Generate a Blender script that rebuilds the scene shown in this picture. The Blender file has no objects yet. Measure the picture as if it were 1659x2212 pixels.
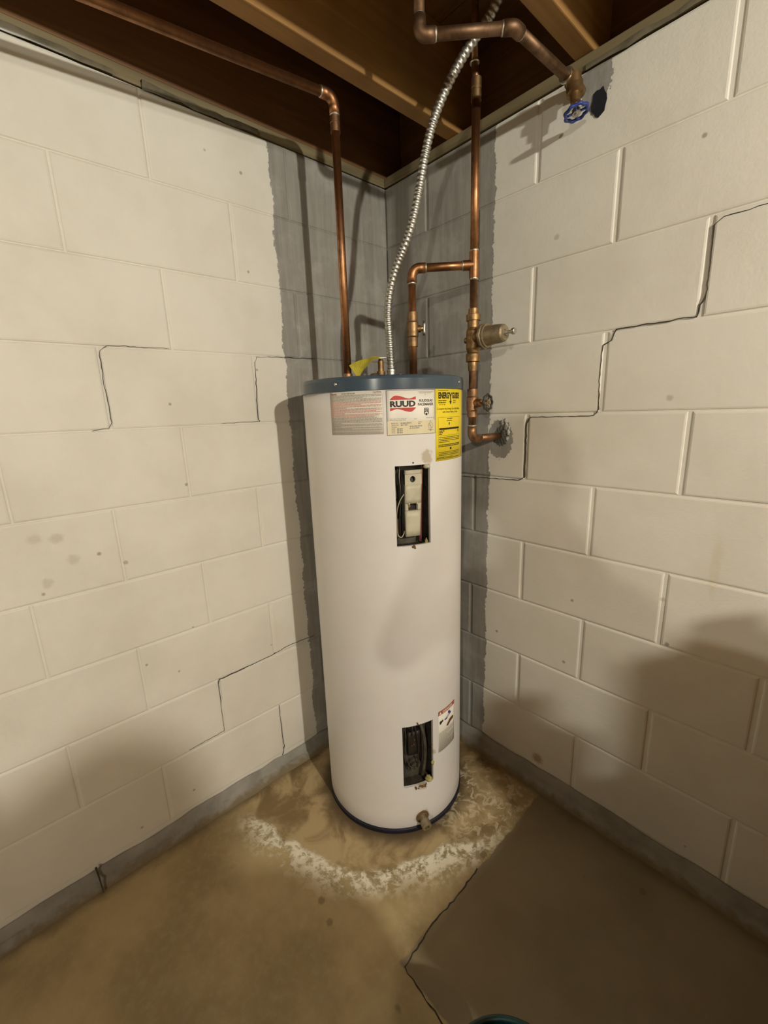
import bpy, bmesh, math, random
from mathutils import Vector, Matrix, Quaternion
random.seed(7)
S = bpy.context.scene
COL = S.collection
pi = math.pi

# ------------------------------------------------------------------ camera
CAM = Vector((1.3038, -1.2254, 1.3043))
c_right = Vector((0.672, 0.740, -0.034)); c_down = Vector((0.148, -0.179, -0.973)); c_fwd = Vector((-0.726, 0.648, -0.229))
cam_d = bpy.data.cameras.new('camera'); cam = bpy.data.objects.new('camera', cam_d); COL.objects.link(cam)
m = Matrix.Identity(4)
for i in range(3):
    m[i][0] = c_right[i]; m[i][1] = -c_down[i]; m[i][2] = -c_fwd[i]; m[i][3] = CAM[i]
q = m.to_quaternion(); q.normalize()
cam.location = CAM; cam.rotation_mode = 'QUATERNION'; cam.rotation_quaternion = q
cam_d.sensor_fit = 'VERTICAL'; cam_d.sensor_height = 24.0; cam_d.lens = 930.9 / 2212.0 * 24.0
cam_d.clip_start = 0.01; cam_d.clip_end = 50
S.camera = cam

# ------------------------------------------------------------------ world, exposure
w = bpy.data.worlds.new('world'); S.world = w; w.use_nodes = True
w.node_tree.nodes['Background'].inputs[0].default_value = (0, 0, 0, 1)
S.view_settings.view_transform = 'Standard'; S.view_settings.look = 'None'
S.view_settings.gamma = 1.0; S.view_settings.use_curve_mapping = False
S.view_settings.exposure = -0.08
LAMP1 = (3.0, -1.0, 2.05); LAMP1_W = 180.0; LAMP1_C = (1.0, 0.955, 0.825)
LAMP2 = (3.75, -4.8, 2.05); LAMP2_W = 205.0; LAMP2_C = (1.0, 0.955, 0.825)
S.cycles.max_bounces = 7; S.cycles.diffuse_bounces = 5; S.cycles.glossy_bounces = 4; S.cycles.caustics_reflective = False; S.cycles.caustics_refractive = False

# ------------------------------------------------------------------ materials
def newmat(name):
    m = bpy.data.materials.new(name); m.use_nodes = True
    nt = m.node_tree; b = nt.nodes['Principled BSDF']
    return m, nt, b
def N(nt, t, **kw):
    n = nt.nodes.new(t)
    for k, v in kw.items():
        if k.startswith('i_'):
            n.inputs[int(k[2:])].default_value = v
        else:
            setattr(n, k, v)
    return n
def LK(nt, a, b): nt.links.new(a, b)
def mathn(nt, op, a, b=None, c=None, clamp=False):
    n = nt.nodes.new('ShaderNodeMath'); n.operation = op; n.use_clamp = clamp
    for i, x in enumerate((a, b, c)):
        if x is None: continue
        if isinstance(x, (int, float)): n.inputs[i].default_value = x
        else: nt.links.new(x, n.inputs[i])
    return n.outputs[0]
def sstep(nt, val, e0, e1):
    n = nt.nodes.new('ShaderNodeMapRange'); n.interpolation_type = 'SMOOTHSTEP'
    nt.links.new(val, n.inputs[0]); n.inputs[1].default_value = e0; n.inputs[2].default_value = e1
    n.inputs[3].default_value = 0; n.inputs[4].default_value = 1
    return n.outputs[0]
def mixc(nt, f, a, b, mode='MIX'):
    n = nt.nodes.new('ShaderNodeMix'); n.data_type = 'RGBA'; n.blend_type = mode
    for sock, x in ((n.inputs[0], f), (n.inputs[6], a), (n.inputs[7], b)):
        if isinstance(x, (int, float)): sock.default_value = x
        elif isinstance(x, tuple): sock.default_value = (*x, 1) if len(x) == 3 else x
        else: nt.links.new(x, sock)
    return n.outputs[2]
def noise(nt, vec, scale, detail=3, rough=0.55, dist=0.0):
    n = nt.nodes.new('ShaderNodeTexNoise'); n.inputs['Scale'].default_value = scale
    n.inputs['Detail'].default_value = detail; n.inputs['Roughness'].default_value = rough
    n.inputs['Distortion'].default_value = dist
    if vec is not None: nt.links.new(vec, n.inputs['Vector'])
    return n.outputs[0]
def wpos(nt):
    g = nt.nodes.new('ShaderNodeNewGeometry'); s = nt.nodes.new('ShaderNodeSeparateXYZ')
    nt.links.new(g.outputs['Position'], s.inputs[0])
    return g.outputs['Position'], s.outputs[0], s.outputs[1], s.outputs[2]
def scaled(nt, vec, sx, sy, sz):
    n = nt.nodes.new('ShaderNodeMapping'); n.inputs['Scale'].default_value = (sx, sy, sz)
    nt.links.new(vec, n.inputs[0]); return n.outputs[0]
def bump(nt, b, h, strength=0.2, dist=0.002):
    n = nt.nodes.new('ShaderNodeBump'); n.inputs['Strength'].default_value = strength; n.inputs['Distance'].default_value = dist
    nt.links.new(h, n.inputs['Height']); nt.links.new(n.outputs[0], b.inputs['Normal'])
def simple(name, col, rough=0.5, metal=0.0, var=0.12, scale=30, spec=None, bmp=0.0, col2=None):
    m, nt, b = newmat(name)
    p, x, y, z = wpos(nt)
    nz = noise(nt, p, scale, 4)
    c2 = col2 if col2 else tuple(c * (1 - var * 2) for c in col)
    f = sstep(nt, nz, 0.35, 0.7)
    LK(nt, mixc(nt, f, col, c2), b.inputs['Base Color'])
    b.inputs['Roughness'].default_value = rough; b.inputs['Metallic'].default_value = metal
    if spec is not None: b.inputs['Specular IOR Level'].default_value = spec
    if bmp: bump(nt, b, nz, bmp, 0.001)
    return m
def dist_to(nt, p, pt, sc=(1, 1, 1)):
    s = nt.nodes.new('ShaderNodeVectorMath'); s.operation = 'SUBTRACT'; nt.links.new(p, s.inputs[0]); s.inputs[1].default_value = pt
    mu = nt.nodes.new('ShaderNodeVectorMath'); mu.operation = 'MULTIPLY'; nt.links.new(s.outputs[0], mu.inputs[0]); mu.inputs[1].default_value = sc
    l = nt.nodes.new('ShaderNodeVectorMath'); l.operation = 'LENGTH'; nt.links.new(mu.outputs[0], l.inputs[0])
    return l.outputs['Value']

def wall_material():
    m, nt, b = newmat('painted_block')
    p, x, y, z = wpos(nt)
    d = mathn(nt, 'MAXIMUM', x, mathn(nt, 'MULTIPLY', y, -1.0))
    n1 = noise(nt, p, 14, 2); n2 = noise(nt, p, 90, 3, 0.6)
    e = mathn(nt, 'ADD', d, mathn(nt, 'MULTIPLY', mathn(nt, 'SUBTRACT', n1, 0.5), 0.03))
    e = mathn(nt, 'ADD', e, mathn(nt, 'MULTIPLY', mathn(nt, 'SUBTRACT', n2, 0.5), 0.022))
    painted = sstep(nt, e, 0.4655, 0.4685)
    # bare mortar around the two pipe holes
    for pt, r, sc in (((0.507, 0, 1.20), 0.045, (1, 1, 0.75)), ((0.744, 0, 2.055), 0.036, (1, 1, 0.60))):
        dd = dist_to(nt, p, pt, sc)
        dd = mathn(nt, 'ADD', dd, mathn(nt, 'MULTIPLY', mathn(nt, 'SUBTRACT', n2, 0.5), 0.03))
        painted = mathn(nt, 'MULTIPLY', painted, sstep(nt, dd, r, r + 0.004))
    mott = noise(nt, p, 3.2, 5, 0.6); fine = noise(nt, p, 160, 2)
    pc = mixc(nt, sstep(nt, mott, 0.35, 0.72), (0.80, 0.775, 0.695), (0.715, 0.685, 0.60))
    vor = nt.nodes.new('ShaderNodeTexVoronoi'); vor.inputs['Scale'].default_value = 9; LK(nt, p, vor.inputs['Vector'])
    spk = mathn(nt, 'SUBTRACT', 1.0, sstep(nt, mathn(nt, 'ADD', vor.outputs['Distance'], mathn(nt, 'MULTIPLY', noise(nt, p, 2.5, 1), 0.1)), 0.075, 0.105))
    pc = mixc(nt, mathn(nt, 'MULTIPLY', spk, 0.75), pc, (0.30, 0.26, 0.20))
    for pt, rad, op, cc, sc in (((0, -1.189, 1.032), .020, .30, (.42, .37, .28), (1, 1, 1.2)), ((0, -1.146, 1.025), .020, .38, (.40, .35, .26), (1, 1, 1.2)), ((0, -1.121, 0.964), .018, .34, (.42, .37, .28), (1, 1, 1)), ((0, -1.182, 0.917), .017, .34, (.42, .37, .28), (1, 1, 1)),
                                ((0, -1.010, 0.925), .008, .6, (.35, .28, .18), (1, 1, 1)), ((0.694, 0, 0.097), .026, .75, (.34, .22, .07), (1, 1, 1)), ((1.108, 0, 0.91), .045, .22, (.60, .47, .20), (3.0, 1, .45)), ((0.666, 0, 1.741), .010, .5, (.40, .34, .25), (1, 1, 1)), ((0.973, 0, 1.31), .010, .5, (.40, .34, .25), (1, 1, 1)), ((1.009, 0, 0.799), .009, .55, (.36, .30, .2), (1, 1, 1))):
        dd = mathn(nt, 'ADD', dist_to(nt, p, pt, sc), mathn(nt, 'MULTIPLY', mathn(nt, 'SUBTRACT', n2, 0.5), rad * .8))
        pc = mixc(nt, mathn(nt, 'MULTIPLY', mathn(nt, 'SUBTRACT', 1.0, sstep(nt, dd, rad * .35, rad)), op), pc, cc)
    st = noise(nt, scaled(nt, p, 60, 60, 5), 1.0, 4, 0.6)
    gb = noise(nt, p, 7, 5, 0.65)
    gc = mixc(nt, sstep(nt, st, 0.3, 0.72), (0.265, 0.252, 0.225), (0.335, 0.32, 0.288))
    gc = mixc(nt, mathn(nt, 'MULTIPLY', sstep(nt, gb, 0.47, 0.66), 0.55), gc, (0.43, 0.42, 0.385))
    LK(nt, mixc(nt, painted, gc, pc), b.inputs['Base Color'])
    b.inputs['Roughness'].default_value = 0.62
    h = mathn(nt, 'ADD', mathn(nt, 'MULTIPLY', fine, 0.5), mathn(nt, 'ADD', mathn(nt, 'MULTIPLY', noise(nt, p, 45, 3), 0.8), mathn(nt, 'MULTIPLY', painted, 0.8)))
    bump(nt, b, h, 0.35, 0.002)
    return m
def cove_material():
    m, nt, b = newmat('grey_cove')
    p, x, y, z = wpos(nt)
    n = noise(nt, p, 9, 5, 0.6)
    c = mixc(nt, sstep(nt, n, 0.35, 0.7), (0.33, 0.315, 0.275), (0.22, 0.205, 0.17))
    up = sstep(nt, mathn(nt, 'ADD', z, mathn(nt, 'MULTIPLY', mathn(nt, 'SUBTRACT', noise(nt, p, 40, 4), 0.5), 0.03)), 0.004, 0.020)
    c = mixc(nt, up, (0.20, 0.155, 0.09), c)
    LK(nt, c, b.inputs['Base Color']); b.inputs['Roughness'].default_value = 0.8
    bump(nt, b, noise(nt, p, 60, 4), 0.4, 0.002)
    return m
HX, HY, HR = 0.318, -0.335, 0.233
def floor_material():
    m, nt, b = newmat('stained_concrete')
    p, x, y, z = wpos(nt)
    nlo = noise(nt, p, 2.2, 4, 0.6); nmid = noise(nt, p, 9, 5, 0.6, 0.6); nhi = noise(nt, p, 45, 4, 0.65); nst = noise(nt, scaled(nt, p, 24, 24, 1), 1.0, 5, 0.7, 1.2)
    base = mixc(nt, sstep(nt, nlo, 0.38, 0.62), (0.47, 0.365, 0.19), (0.315, 0.235, 0.112))
    base = mixc(nt, mathn(nt, 'MULTIPLY', sstep(nt, nhi, 0.4, 0.75), 0.35), base, (0.50, 0.41, 0.24))
    # smooth grey coat to the right of the slab joint: x > 0.735 and y > -0.717
    wob = mathn(nt, 'MULTIPLY', mathn(nt, 'SUBTRACT', nmid, 0.5), 0.03)
    cx = sstep(nt, mathn(nt, 'ADD', x, wob), 0.730, 0.735); cy = sstep(nt, mathn(nt, 'ADD', y, wob), -0.718, -0.712)
    coat = mathn(nt, 'MULTIPLY', cx, cy)
    coatc = mixc(nt, sstep(nt, noise(nt, p, 4, 4), 0.35, 0.7), (0.265, 0.215, 0.132), (0.215, 0.17, 0.098))
    # dark damp line along the joint
    ex = mathn(nt, 'ABSOLUTE', mathn(nt, 'SUBTRACT', mathn(nt, 'ADD', x, wob), 0.727)); 
    # stain ring around the heater
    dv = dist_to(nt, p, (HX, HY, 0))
    ang = mathn(nt, 'ARCTAN2', mathn(nt, 'SUBTRACT', y, HY), mathn(nt, 'SUBTRACT', x, HX))
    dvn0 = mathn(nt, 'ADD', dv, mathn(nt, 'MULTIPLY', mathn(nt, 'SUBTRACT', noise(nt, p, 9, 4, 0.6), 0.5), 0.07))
    # radius of the tide mark by bearing, as surveyed round the heater
    an = mathn(nt, 'DIVIDE', mathn(nt, 'ADD', ang, math.radians(130)), math.radians(180), clamp=True)
    cr = nt.nodes.new('ShaderNodeValToRGB'); LK(nt, an, cr.inputs[0]); cr.color_ramp.interpolation = 'EASE'
    surv = [(-130, .56), (-116, .50), (-103, .445), (-91, .405), (-76, .385), (-55, .352), (-37, .325), (-16, .320), (6, .372), (20, .41), (50, .44)]
    els = cr.color_ramp.elements
    while len(els) < len(surv): els.new(0.5)
    for e_, (a_, r_) in zip(els, surv): e_.position = (a_ + 130) / 180; e_.color = (r_, r_, r_, 1)
    sep = nt.nodes.new('ShaderNodeSeparateColor'); LK(nt, cr.outputs[0], sep.inputs[0])
    dvr = mathn(nt, 'ADD', mathn(nt, 'SUBTRACT', dvn0, sep.outputs[0]), 0.39)      # 0.39 = on the tide mark
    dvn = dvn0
    damp = mathn(nt, 'SUBTRACT', 1.0, sstep(nt, dvr, 0.37, 0.42))
    ncoat = mathn(nt, 'SUBTRACT', 1.0, coat)
    dampc = mixc(nt, sstep(nt, nmid, 0.40, 0.62), (0.23, 0.155, 0.066), (0.46, 0.35, 0.185))
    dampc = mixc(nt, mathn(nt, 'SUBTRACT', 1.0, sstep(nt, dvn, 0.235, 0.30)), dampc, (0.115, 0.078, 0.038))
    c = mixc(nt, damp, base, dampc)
    # white mineral crust: a band at the edge of the damp area
    band = mathn(nt, 'MULTIPLY', sstep(nt, dvr, 0.382, 0.398), mathn(nt, 'SUBTRACT', 1.0, sstep(nt, dvr, 0.405, 0.49)))
    front = mathn(nt, 'MULTIPLY', sstep(nt, an, 0.07, 0.12), mathn(nt, 'SUBTRACT', 1.0, sstep(nt, an, 0.72, 0.85)))
    tex = sstep(nt, mathn(nt, 'ADD', mathn(nt, 'ADD', mathn(nt, 'MULTIPLY', nst, 0.55), mathn(nt, 'MULTIPLY', nhi, 0.45)), mathn(nt, 'MULTIPLY', mathn(nt, 'SUBTRACT', nmid, 0.5), 0.35)), 0.43, 0.56)
    crust = mathn(nt, 'MULTIPLY', mathn(nt, 'MULTIPLY', band, tex), mathn(nt, 'MULTIPLY', front, ncoat))
    c = mixc(nt, mathn(nt, 'MULTIPLY', crust, 0.92), c, (0.86, 0.80, 0.64))
    # paler speckled patch to the right of the heater
    pr_ = mathn(nt, 'SUBTRACT', 1.0, sstep(nt, dist_to(nt, p, (0.61, -0.20, 0)), 0.06, 0.24))
    spk = mathn(nt, 'MULTIPLY', pr_, sstep(nt, nst, 0.50, 0.60))
    c = mixc(nt, mathn(nt, 'MULTIPLY', mathn(nt, 'MULTIPLY', spk, ncoat), 0.75), c, (0.68, 0.58, 0.40))
    c = mixc(nt, coat, c, coatc)
    # darker brown along the foot of the walls
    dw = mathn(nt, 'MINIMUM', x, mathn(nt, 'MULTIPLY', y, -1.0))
    wall_foot = mathn(nt, 'SUBTRACT', 1.0, sstep(nt, mathn(nt, 'ADD', dw, mathn(nt, 'MULTIPLY', mathn(nt, 'SUBTRACT', nmid, 0.5), 0.09)), 0.03, 0.075))
    c = mixc(nt, mathn(nt, 'MULTIPLY', wall_foot, 0.6), c, (0.13, 0.092, 0.045))
    vor = nt.nodes.new('ShaderNodeTexVoronoi'); vor.inputs['Scale'].default_value = 6; LK(nt, p, vor.inputs['Vector'])
    spots = mathn(nt, 'SUBTRACT', 1.0, sstep(nt, mathn(nt, 'ADD', vor.outputs['Distance'], mathn(nt, 'MULTIPLY', nhi, 0.06)), 0.075, 0.105))
    c = mixc(nt, mathn(nt, 'MULTIPLY', spots, 0.6), c, (0.15, 0.105, 0.05))
    LK(nt, c, b.inputs['Base Color'])
    b.inputs['Roughness'].default_value = 0.72
    h = mathn(nt, 'ADD', mathn(nt, 'MULTIPLY', crust, 1.2), mathn(nt, 'MULTIPLY', nhi, 0.5))
    bump(nt, b, h, 0.5, 0.004)
    return m
def wood_material(name, c1, c2, axis='y', rough=0.65):
    m, nt, b = newmat(name)
    p, x, y, z = wpos(nt)
    sc = (26, 1.6, 26) if axis == 'y' else (1.6, 26, 26)
    g = noise(nt, scaled(nt, p, *sc), 1.0, 5, 0.6, 0.8)
    kn = noise(nt, p, 2.6, 3)
    c = mixc(nt, sstep(nt, g, 0.3, 0.7), c1, c2)
    c = mixc(nt, mathn(nt, 'MULTIPLY', sstep(nt, kn, 0.5, 0.75), 0.4), c, tuple(v * 0.6 for v in c2))
    LK(nt, c, b.inputs['Base Color']); b.inputs['Roughness'].default_value = rough
    bump(nt, b, g, 0.25, 0.001)
    return m
def metal(name, col, col2, rough=0.3, scale=40, metallic=1.0):
    m, nt, b = newmat(name)
    p, x, y, z = wpos(nt)
    n = noise(nt, p, scale, 4, 0.6)
    LK(nt, mixc(nt, sstep(nt, n, 0.35, 0.7), col, col2), b.inputs['Base Color'])
    b.inputs['Metallic'].default_value = metallic
    r = nt.nodes.new('ShaderNodeMapRange'); LK(nt, n, r.inputs[0]); r.inputs[3].default_value = rough - 0.08; r.inputs[4].default_value = rough + 0.2
    LK(nt, r.outputs[0], b.inputs['Roughness'])
    return m
def flat(name, col, rough=0.6):
    return simple(name, col, rough, 0, 0.04, 20)
def jacket_material():
    m, nt, b = newmat('white_enamel')
    p, x, y, z = wpos(nt)
    n = noise(nt, p, 6, 4)
    c = mixc(nt, sstep(nt, n, 0.4, 0.75), (0.75, 0.73, 0.705), (0.715, 0.69, 0.66))
    # rust weeping round the openings and the drain
    for pt, r in (((HX + HR * math.cos(-0.243), HY + HR * math.sin(-0.243), 1.182), 0.022), ((HX + HR * math.cos(-.38), HY + HR * math.sin(-.38), 0.163), 0.02), ((HX + HR * math.cos(-.377), HY + HR * math.sin(-.377), 0.045), 0.03), ((HX + HR * math.cos(-.2), HY + HR * math.sin(-.2), 0.27), 0.014)):
        dd = mathn(nt, 'ADD', dist_to(nt, p, pt), mathn(nt, 'MULTIPLY', mathn(nt, 'SUBTRACT', noise(nt, p, 70, 4), 0.5), 0.03))
        c = mixc(nt, mathn(nt, 'MULTIPLY', mathn(nt, 'SUBTRACT', 1.0, sstep(nt, dd, r * 0.5, r)), 0.6), c, (0.36, 0.27, 0.13))
    LK(nt, c, b.inputs['Base Color']); b.inputs['Roughness'].default_value = 0.38
    bump(nt, b, noise(nt, p, 220, 2), 0.05, 0.0006)
    return m

M = dict(
    wall=wall_material(), cove=cove_material(), floor=floor_material(),
    wood=wood_material('joist_wood', (0.42, 0.235, 0.075), (0.30, 0.155, 0.045)),
    rim=wood_material('shaded_joist_wood', (0.20, 0.095, 0.032), (0.13, 0.058, 0.02)),  # joist wood again, with the shade at the rim put into its colour
    rimx=wood_material('shaded_joist_wood_across', (0.20, 0.095, 0.032), (0.13, 0.058, 0.02), 'x'),
    sub=wood_material('subfloor_wood', (0.24, 0.125, 0.045), (0.17, 0.08, 0.028), 'x'),
    sill=wood_material('sill_wood', (0.23, 0.185, 0.10), (0.15, 0.115, 0.058)),
    sillx=wood_material('sill_wood_across', (0.23, 0.185, 0.10), (0.15, 0.115, 0.058), 'x'),
    copper=metal('copper', (0.44, 0.215, 0.10), (0.26, 0.125, 0.058), 0.38, 35),
    copper_d=metal('dull_copper', (0.36, 0.20, 0.105), (0.21, 0.12, 0.065), 0.42, 50),
    copper_k=metal('dark_copper', (0.24, 0.145, 0.085), (0.14, 0.085, 0.05), 0.5, 40),
    brass=metal('brass', (0.38, 0.24, 0.112), (0.23, 0.145, 0.07), 0.45, 60),
    bronze=metal('grey_bronze', (0.46, 0.38, 0.26), (0.34, 0.275, 0.185), 0.55, 60),
    solder=metal('solder', (0.75, 0.72, 0.62), (0.55, 0.5, 0.4), 0.35, 90),
    steel=metal('galvanised_steel', (0.56, 0.55, 0.50), (0.42, 0.41, 0.37), 0.36, 60),
    tank=metal('grey_tank_steel', (0.15, 0.135, 0.105), (0.075, 0.065, 0.05), 0.5, 25, 0.6),
    jacket=jacket_material(),
    cap=simple('blue_grey_enamel', (0.055, 0.083, 0.112), 0.22, 0, 0.06, 12),
    navy=simple('navy_base', (0.010, 0.009, 0.022), 0.5, 0, 0.2, 30),
    paper=flat('white_label', (0.86, 0.83, 0.74)), cream=flat('cream_label', (0.74, 0.66, 0.44)),
    greypaper=flat('grey_label', (0.76, 0.725, 0.645)),
    ink=flat('black_ink', (0.022, 0.017, 0.012)), greyink=flat('grey_ink', (0.27, 0.25, 0.20)), palegreyink=flat('pale_grey_ink', (0.36, 0.335, 0.275)),
    red=flat('red_ink', (0.55, 0.045, 0.03)), pink=flat('pink_ink', (0.60, 0.30, 0.23)), brick=flat('brick_red_ink', (0.42, 0.10, 0.06)),
    yellow=flat('yellow_label', (0.90, 0.70, 0.02)), blueink=flat('blue_ink', (0.05, 0.05, 0.22)), brownink=flat('brown_ink', (0.14, 0.05, 0.03)),
    tag=simple('yellow_tag_plastic', (0.55, 0.47, 0.045), 0.45, 0, 0.15, 40),
    putty=simple('cream_plastic', (0.55, 0.51, 0.38), 0.5, 0, 0.08, 30),
    dark=simple('black_plastic', (0.018, 0.014, 0.01), 0.55, 0, 0.2, 40),
    foam=simple('yellow_foam', (0.50, 0.42, 0.16), 0.9, 0, 0.25, 80, bmp=0.6),
    pocket=simple('dark_insulation', (0.05, 0.04, 0.027), 0.8, 0, 0.3, 50),
    wire_r=simple('maroon_wire', (0.16, 0.035, 0.03), 0.5), wire_w=simple('cream_wire', (0.45, 0.38, 0.25), 0.5), wire_k=simple('black_wire', (0.02, 0.018, 0.015), 0.5),
    blue=simple('blue_paint', (0.035, 0.065, 0.33), 0.4, 0, 0.25, 90), blackiron=metal('black_iron', (0.10, 0.09, 0.075), (0.05, 0.045, 0.04), 0.5, 80, 0.7),
    rust=simple('rust', (0.20, 0.10, 0.035), 0.9, 0, 0.3, 90, bmp=0.6),
    hole=simple('dark_hole', (0.012, 0.012, 0.02), 0.9, 0, 0.2, 40), crack=simple('crack_dark', (0.06, 0.048, 0.032), 0.95, 0, 0.2, 90),
    mortar=simple('loose_mortar', (0.62, 0.60, 0.55), 0.9, 0, 0.3, 60, bmp=0.8), mortar_shade=simple('cavity_shade', (0.16, 0.15, 0.12), 0.95, 0, 0.3, 60, bmp=0.8),
    plasticsheet=simple('sill_sealer', (0.20, 0.175, 0.12), 0.3, 0, 0.2, 30),
    teal=simple('dark_teal_plastic', (0.004, 0.03, 0.028), 0.4, 0, 0.1, 30),
    plainwall=simple('bare_grey_wall', (0.13, 0.122, 0.105), 0.8, 0, 0.1, 5),
    bulbholder=simple('white_porcelain', (0.7, 0.68, 0.62), 0.3),
    skin=simple('skin', (0.50, 0.30, 0.21), 0.55, 0, 0.05, 20), hair=simple('dark_hair', (0.03, 0.02, 0.013), 0.6, 0, 0.3, 120),
    shirt=simple('dark_shirt', (0.05, 0.055, 0.065), 0.85, 0, 0.2, 40), shirt2=simple('brown_jacket', (0.11, 0.075, 0.045), 0.85, 0, 0.2, 40),
    jeans=simple('denim', (0.05, 0.065, 0.11), 0.85, 0, 0.2, 60), shoe=simple('shoe_leather', (0.03, 0.025, 0.02), 0.5),
    phone=simple('phone_black', (0.012, 0.012, 0.014), 0.2),
)
def emis(name, col, st):
    m, nt, b = newmat(name); b.inputs['Emission Color'].default_value = (*col, 1); b.inputs['Emission Strength'].default_value = st
    b.inputs['Base Color'].default_value = (0.9, 0.85, 0.7, 1); return m
M['bulb'] = emis('bulb_glow', (1.0, 0.85, 0.6), 12.0)

# ------------------------------------------------------------------ mesh helpers
class MB:
    def __init__(s): s.v = []; s.f = []; s.sm = []; s.mi = []
    def add(s, verts, faces, smooth=False, mi=0):
        o = len(s.v); s.v += [Vector(a) for a in verts]
        for f in faces: s.f.append([i + o for i in f]); s.sm.append(smooth); s.mi.append(mi)
        return s
    def box(s, lo, hi, mi=0):
        x0, y0, z0 = lo; x1, y1, z1 = hi
        return s.add([(x0, y0, z0), (x1, y0, z0), (x1, y1, z0), (x0, y1, z0), (x0, y0, z1), (x1, y0, z1), (x1, y1, z1), (x0, y1, z1)],
              [(0, 3, 2, 1), (4, 5, 6, 7), (0, 1, 5, 4), (1, 2, 6, 5), (2, 3, 7, 6), (3, 0, 4, 7)], mi=mi)
    def bbox(s, lo, hi, b):      # box with chamfered edges (two-step)
        bm = bmesh.new(); bmesh.ops.create_cube(bm, size=1)
        lo = Vector(lo); hi = Vector(hi)
        for v in bm.verts: v.co = Vector(((v.co[i] + .5) * (hi[i] - lo[i]) + lo[i]) for i in range(3))
        bmesh.ops.bevel(bm, geom=bm.edges[:], offset=b, segments=2, affect='EDGES', profile=0.6)
        bm.verts.index_update(); s.add([v.co.copy() for v in bm.verts], [[v.index for v in f.verts] for f in bm.faces]); bm.free(); return s
    def tube(s, path, r, n=12, cap=True, smooth=True):
        P = [Vector(a) for a in path]; k = len(P)
        rr = r if isinstance(r, (list, tuple)) else [r] * k
        T = []
        for i in range(k):
            a = P[max(i - 1, 0)]; b = P[min(i + 1, k - 1)]; T.append((b - a).normalized())
        u = T[0].orthogonal().normalized(); o = len(s.v); vs = []
        for i in range(k):
            if i: u = (T[i - 1].rotation_difference(T[i]) @ u)
            u = (u - T[i] * u.dot(T[i])).normalized(); w_ = T[i].cross(u)
            for j in range(n):
                a = 2 * pi * j / n; vs.append(P[i] + (u * math.cos(a) + w_ * math.sin(a)) * rr[i])
        fs = [(i * n + j, i * n + (j + 1) % n, (i + 1) * n + (j + 1) % n, (i + 1) * n + j) for i in range(k - 1) for j in range(n)]
        s.add(vs, fs, smooth)
        if cap:
            s.f.append([o + j for j in range(n)][::-1]); s.sm.append(False); s.mi.append(0)
            s.f.append([o + (k - 1) * n + j for j in range(n)]); s.sm.append(False); s.mi.append(0)
        return s
    def lathe(s, prof, org, ax=(0, 0, 1), n=20, smooth=False):
        # prof: (distance along axis, radius); every profile edge gets own verts for crisp corners
        org = Vector(org); ax = Vector(ax).normalized(); u = ax.orthogonal().normalized(); w_ = ax.cross(u)
        def ring(t, r): return [org + ax * t + (u * math.cos(2 * pi * j / n) + w_ * math.sin(2 * pi * j / n)) * r for j in range(n)]
        for (t0, r0), (t1, r1) in zip(prof[:-1], prof[1:]):
            s.add(ring(t0, r0) + ring(t1, r1), [(j, (j + 1) % n, n + (j + 1) % n, n + j) for j in range(n)], True)
        for (t, r), rev in ((prof[0], True), (prof[-1], False)):
            if r > 1e-5:
                f = list(range(n)); s.add(ring(t, r), [f[::-1] if rev else f])
        return s
    def torus(s, c, ax, R, r, n=28, k=8, squash=1.0):
        c = Vector(c); ax = Vector(ax).normalized(); u = ax.orthogonal().normalized(); w_ = ax.cross(u); vs = []
        for i in range(n):
            a = 2 * pi * i / n; d = u * math.cos(a) + w_ * math.sin(a)
            for j in range(k):
                b = 2 * pi * j / k; vs.append(c + d * (R + r * math.cos(b)) + ax * r * squash * math.sin(b))
        return s.add(vs, [(i * k + j, ((i + 1) % n) * k + j, ((i + 1) % n) * k + (j + 1) % k, i * k + (j + 1) % k) for i in range(n) for j in range(k)], True)
    def ball(s, c, rx, ry=None, rz=None, n=14, k=9, jit=0):
        ry = ry or rx; rz = rz or rx; c = Vector(c); vs = [c + Vector((0, 0, rz))]
        for i in range(1, k):
            a = pi * i / k
            for j in range(n):
                b = 2 * pi * j / n; f = 1 + random.uniform(-jit, jit)
                vs.append(c + Vector((rx * math.sin(a) * math.cos(b) * f, ry * math.sin(a) * math.sin(b) * f, rz * math.cos(a) * f)))
        vs.append(c - Vector((0, 0, rz))); L = len(vs) - 1
        fs = [(0, 1 + j, 1 + (j + 1) % n) for j in range(n)]
        for i in range(k - 2):
            for j in range(n):
                a = 1 + i * n + j; b = 1 + i * n + (j + 1) % n; fs.append((a, a + n, b + n, b))
        o = 1 + (k - 2) * n; fs += [(o + j, L, o + (j + 1) % n) for j in range(n)]
        return s.add(vs, fs, True)

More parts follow.
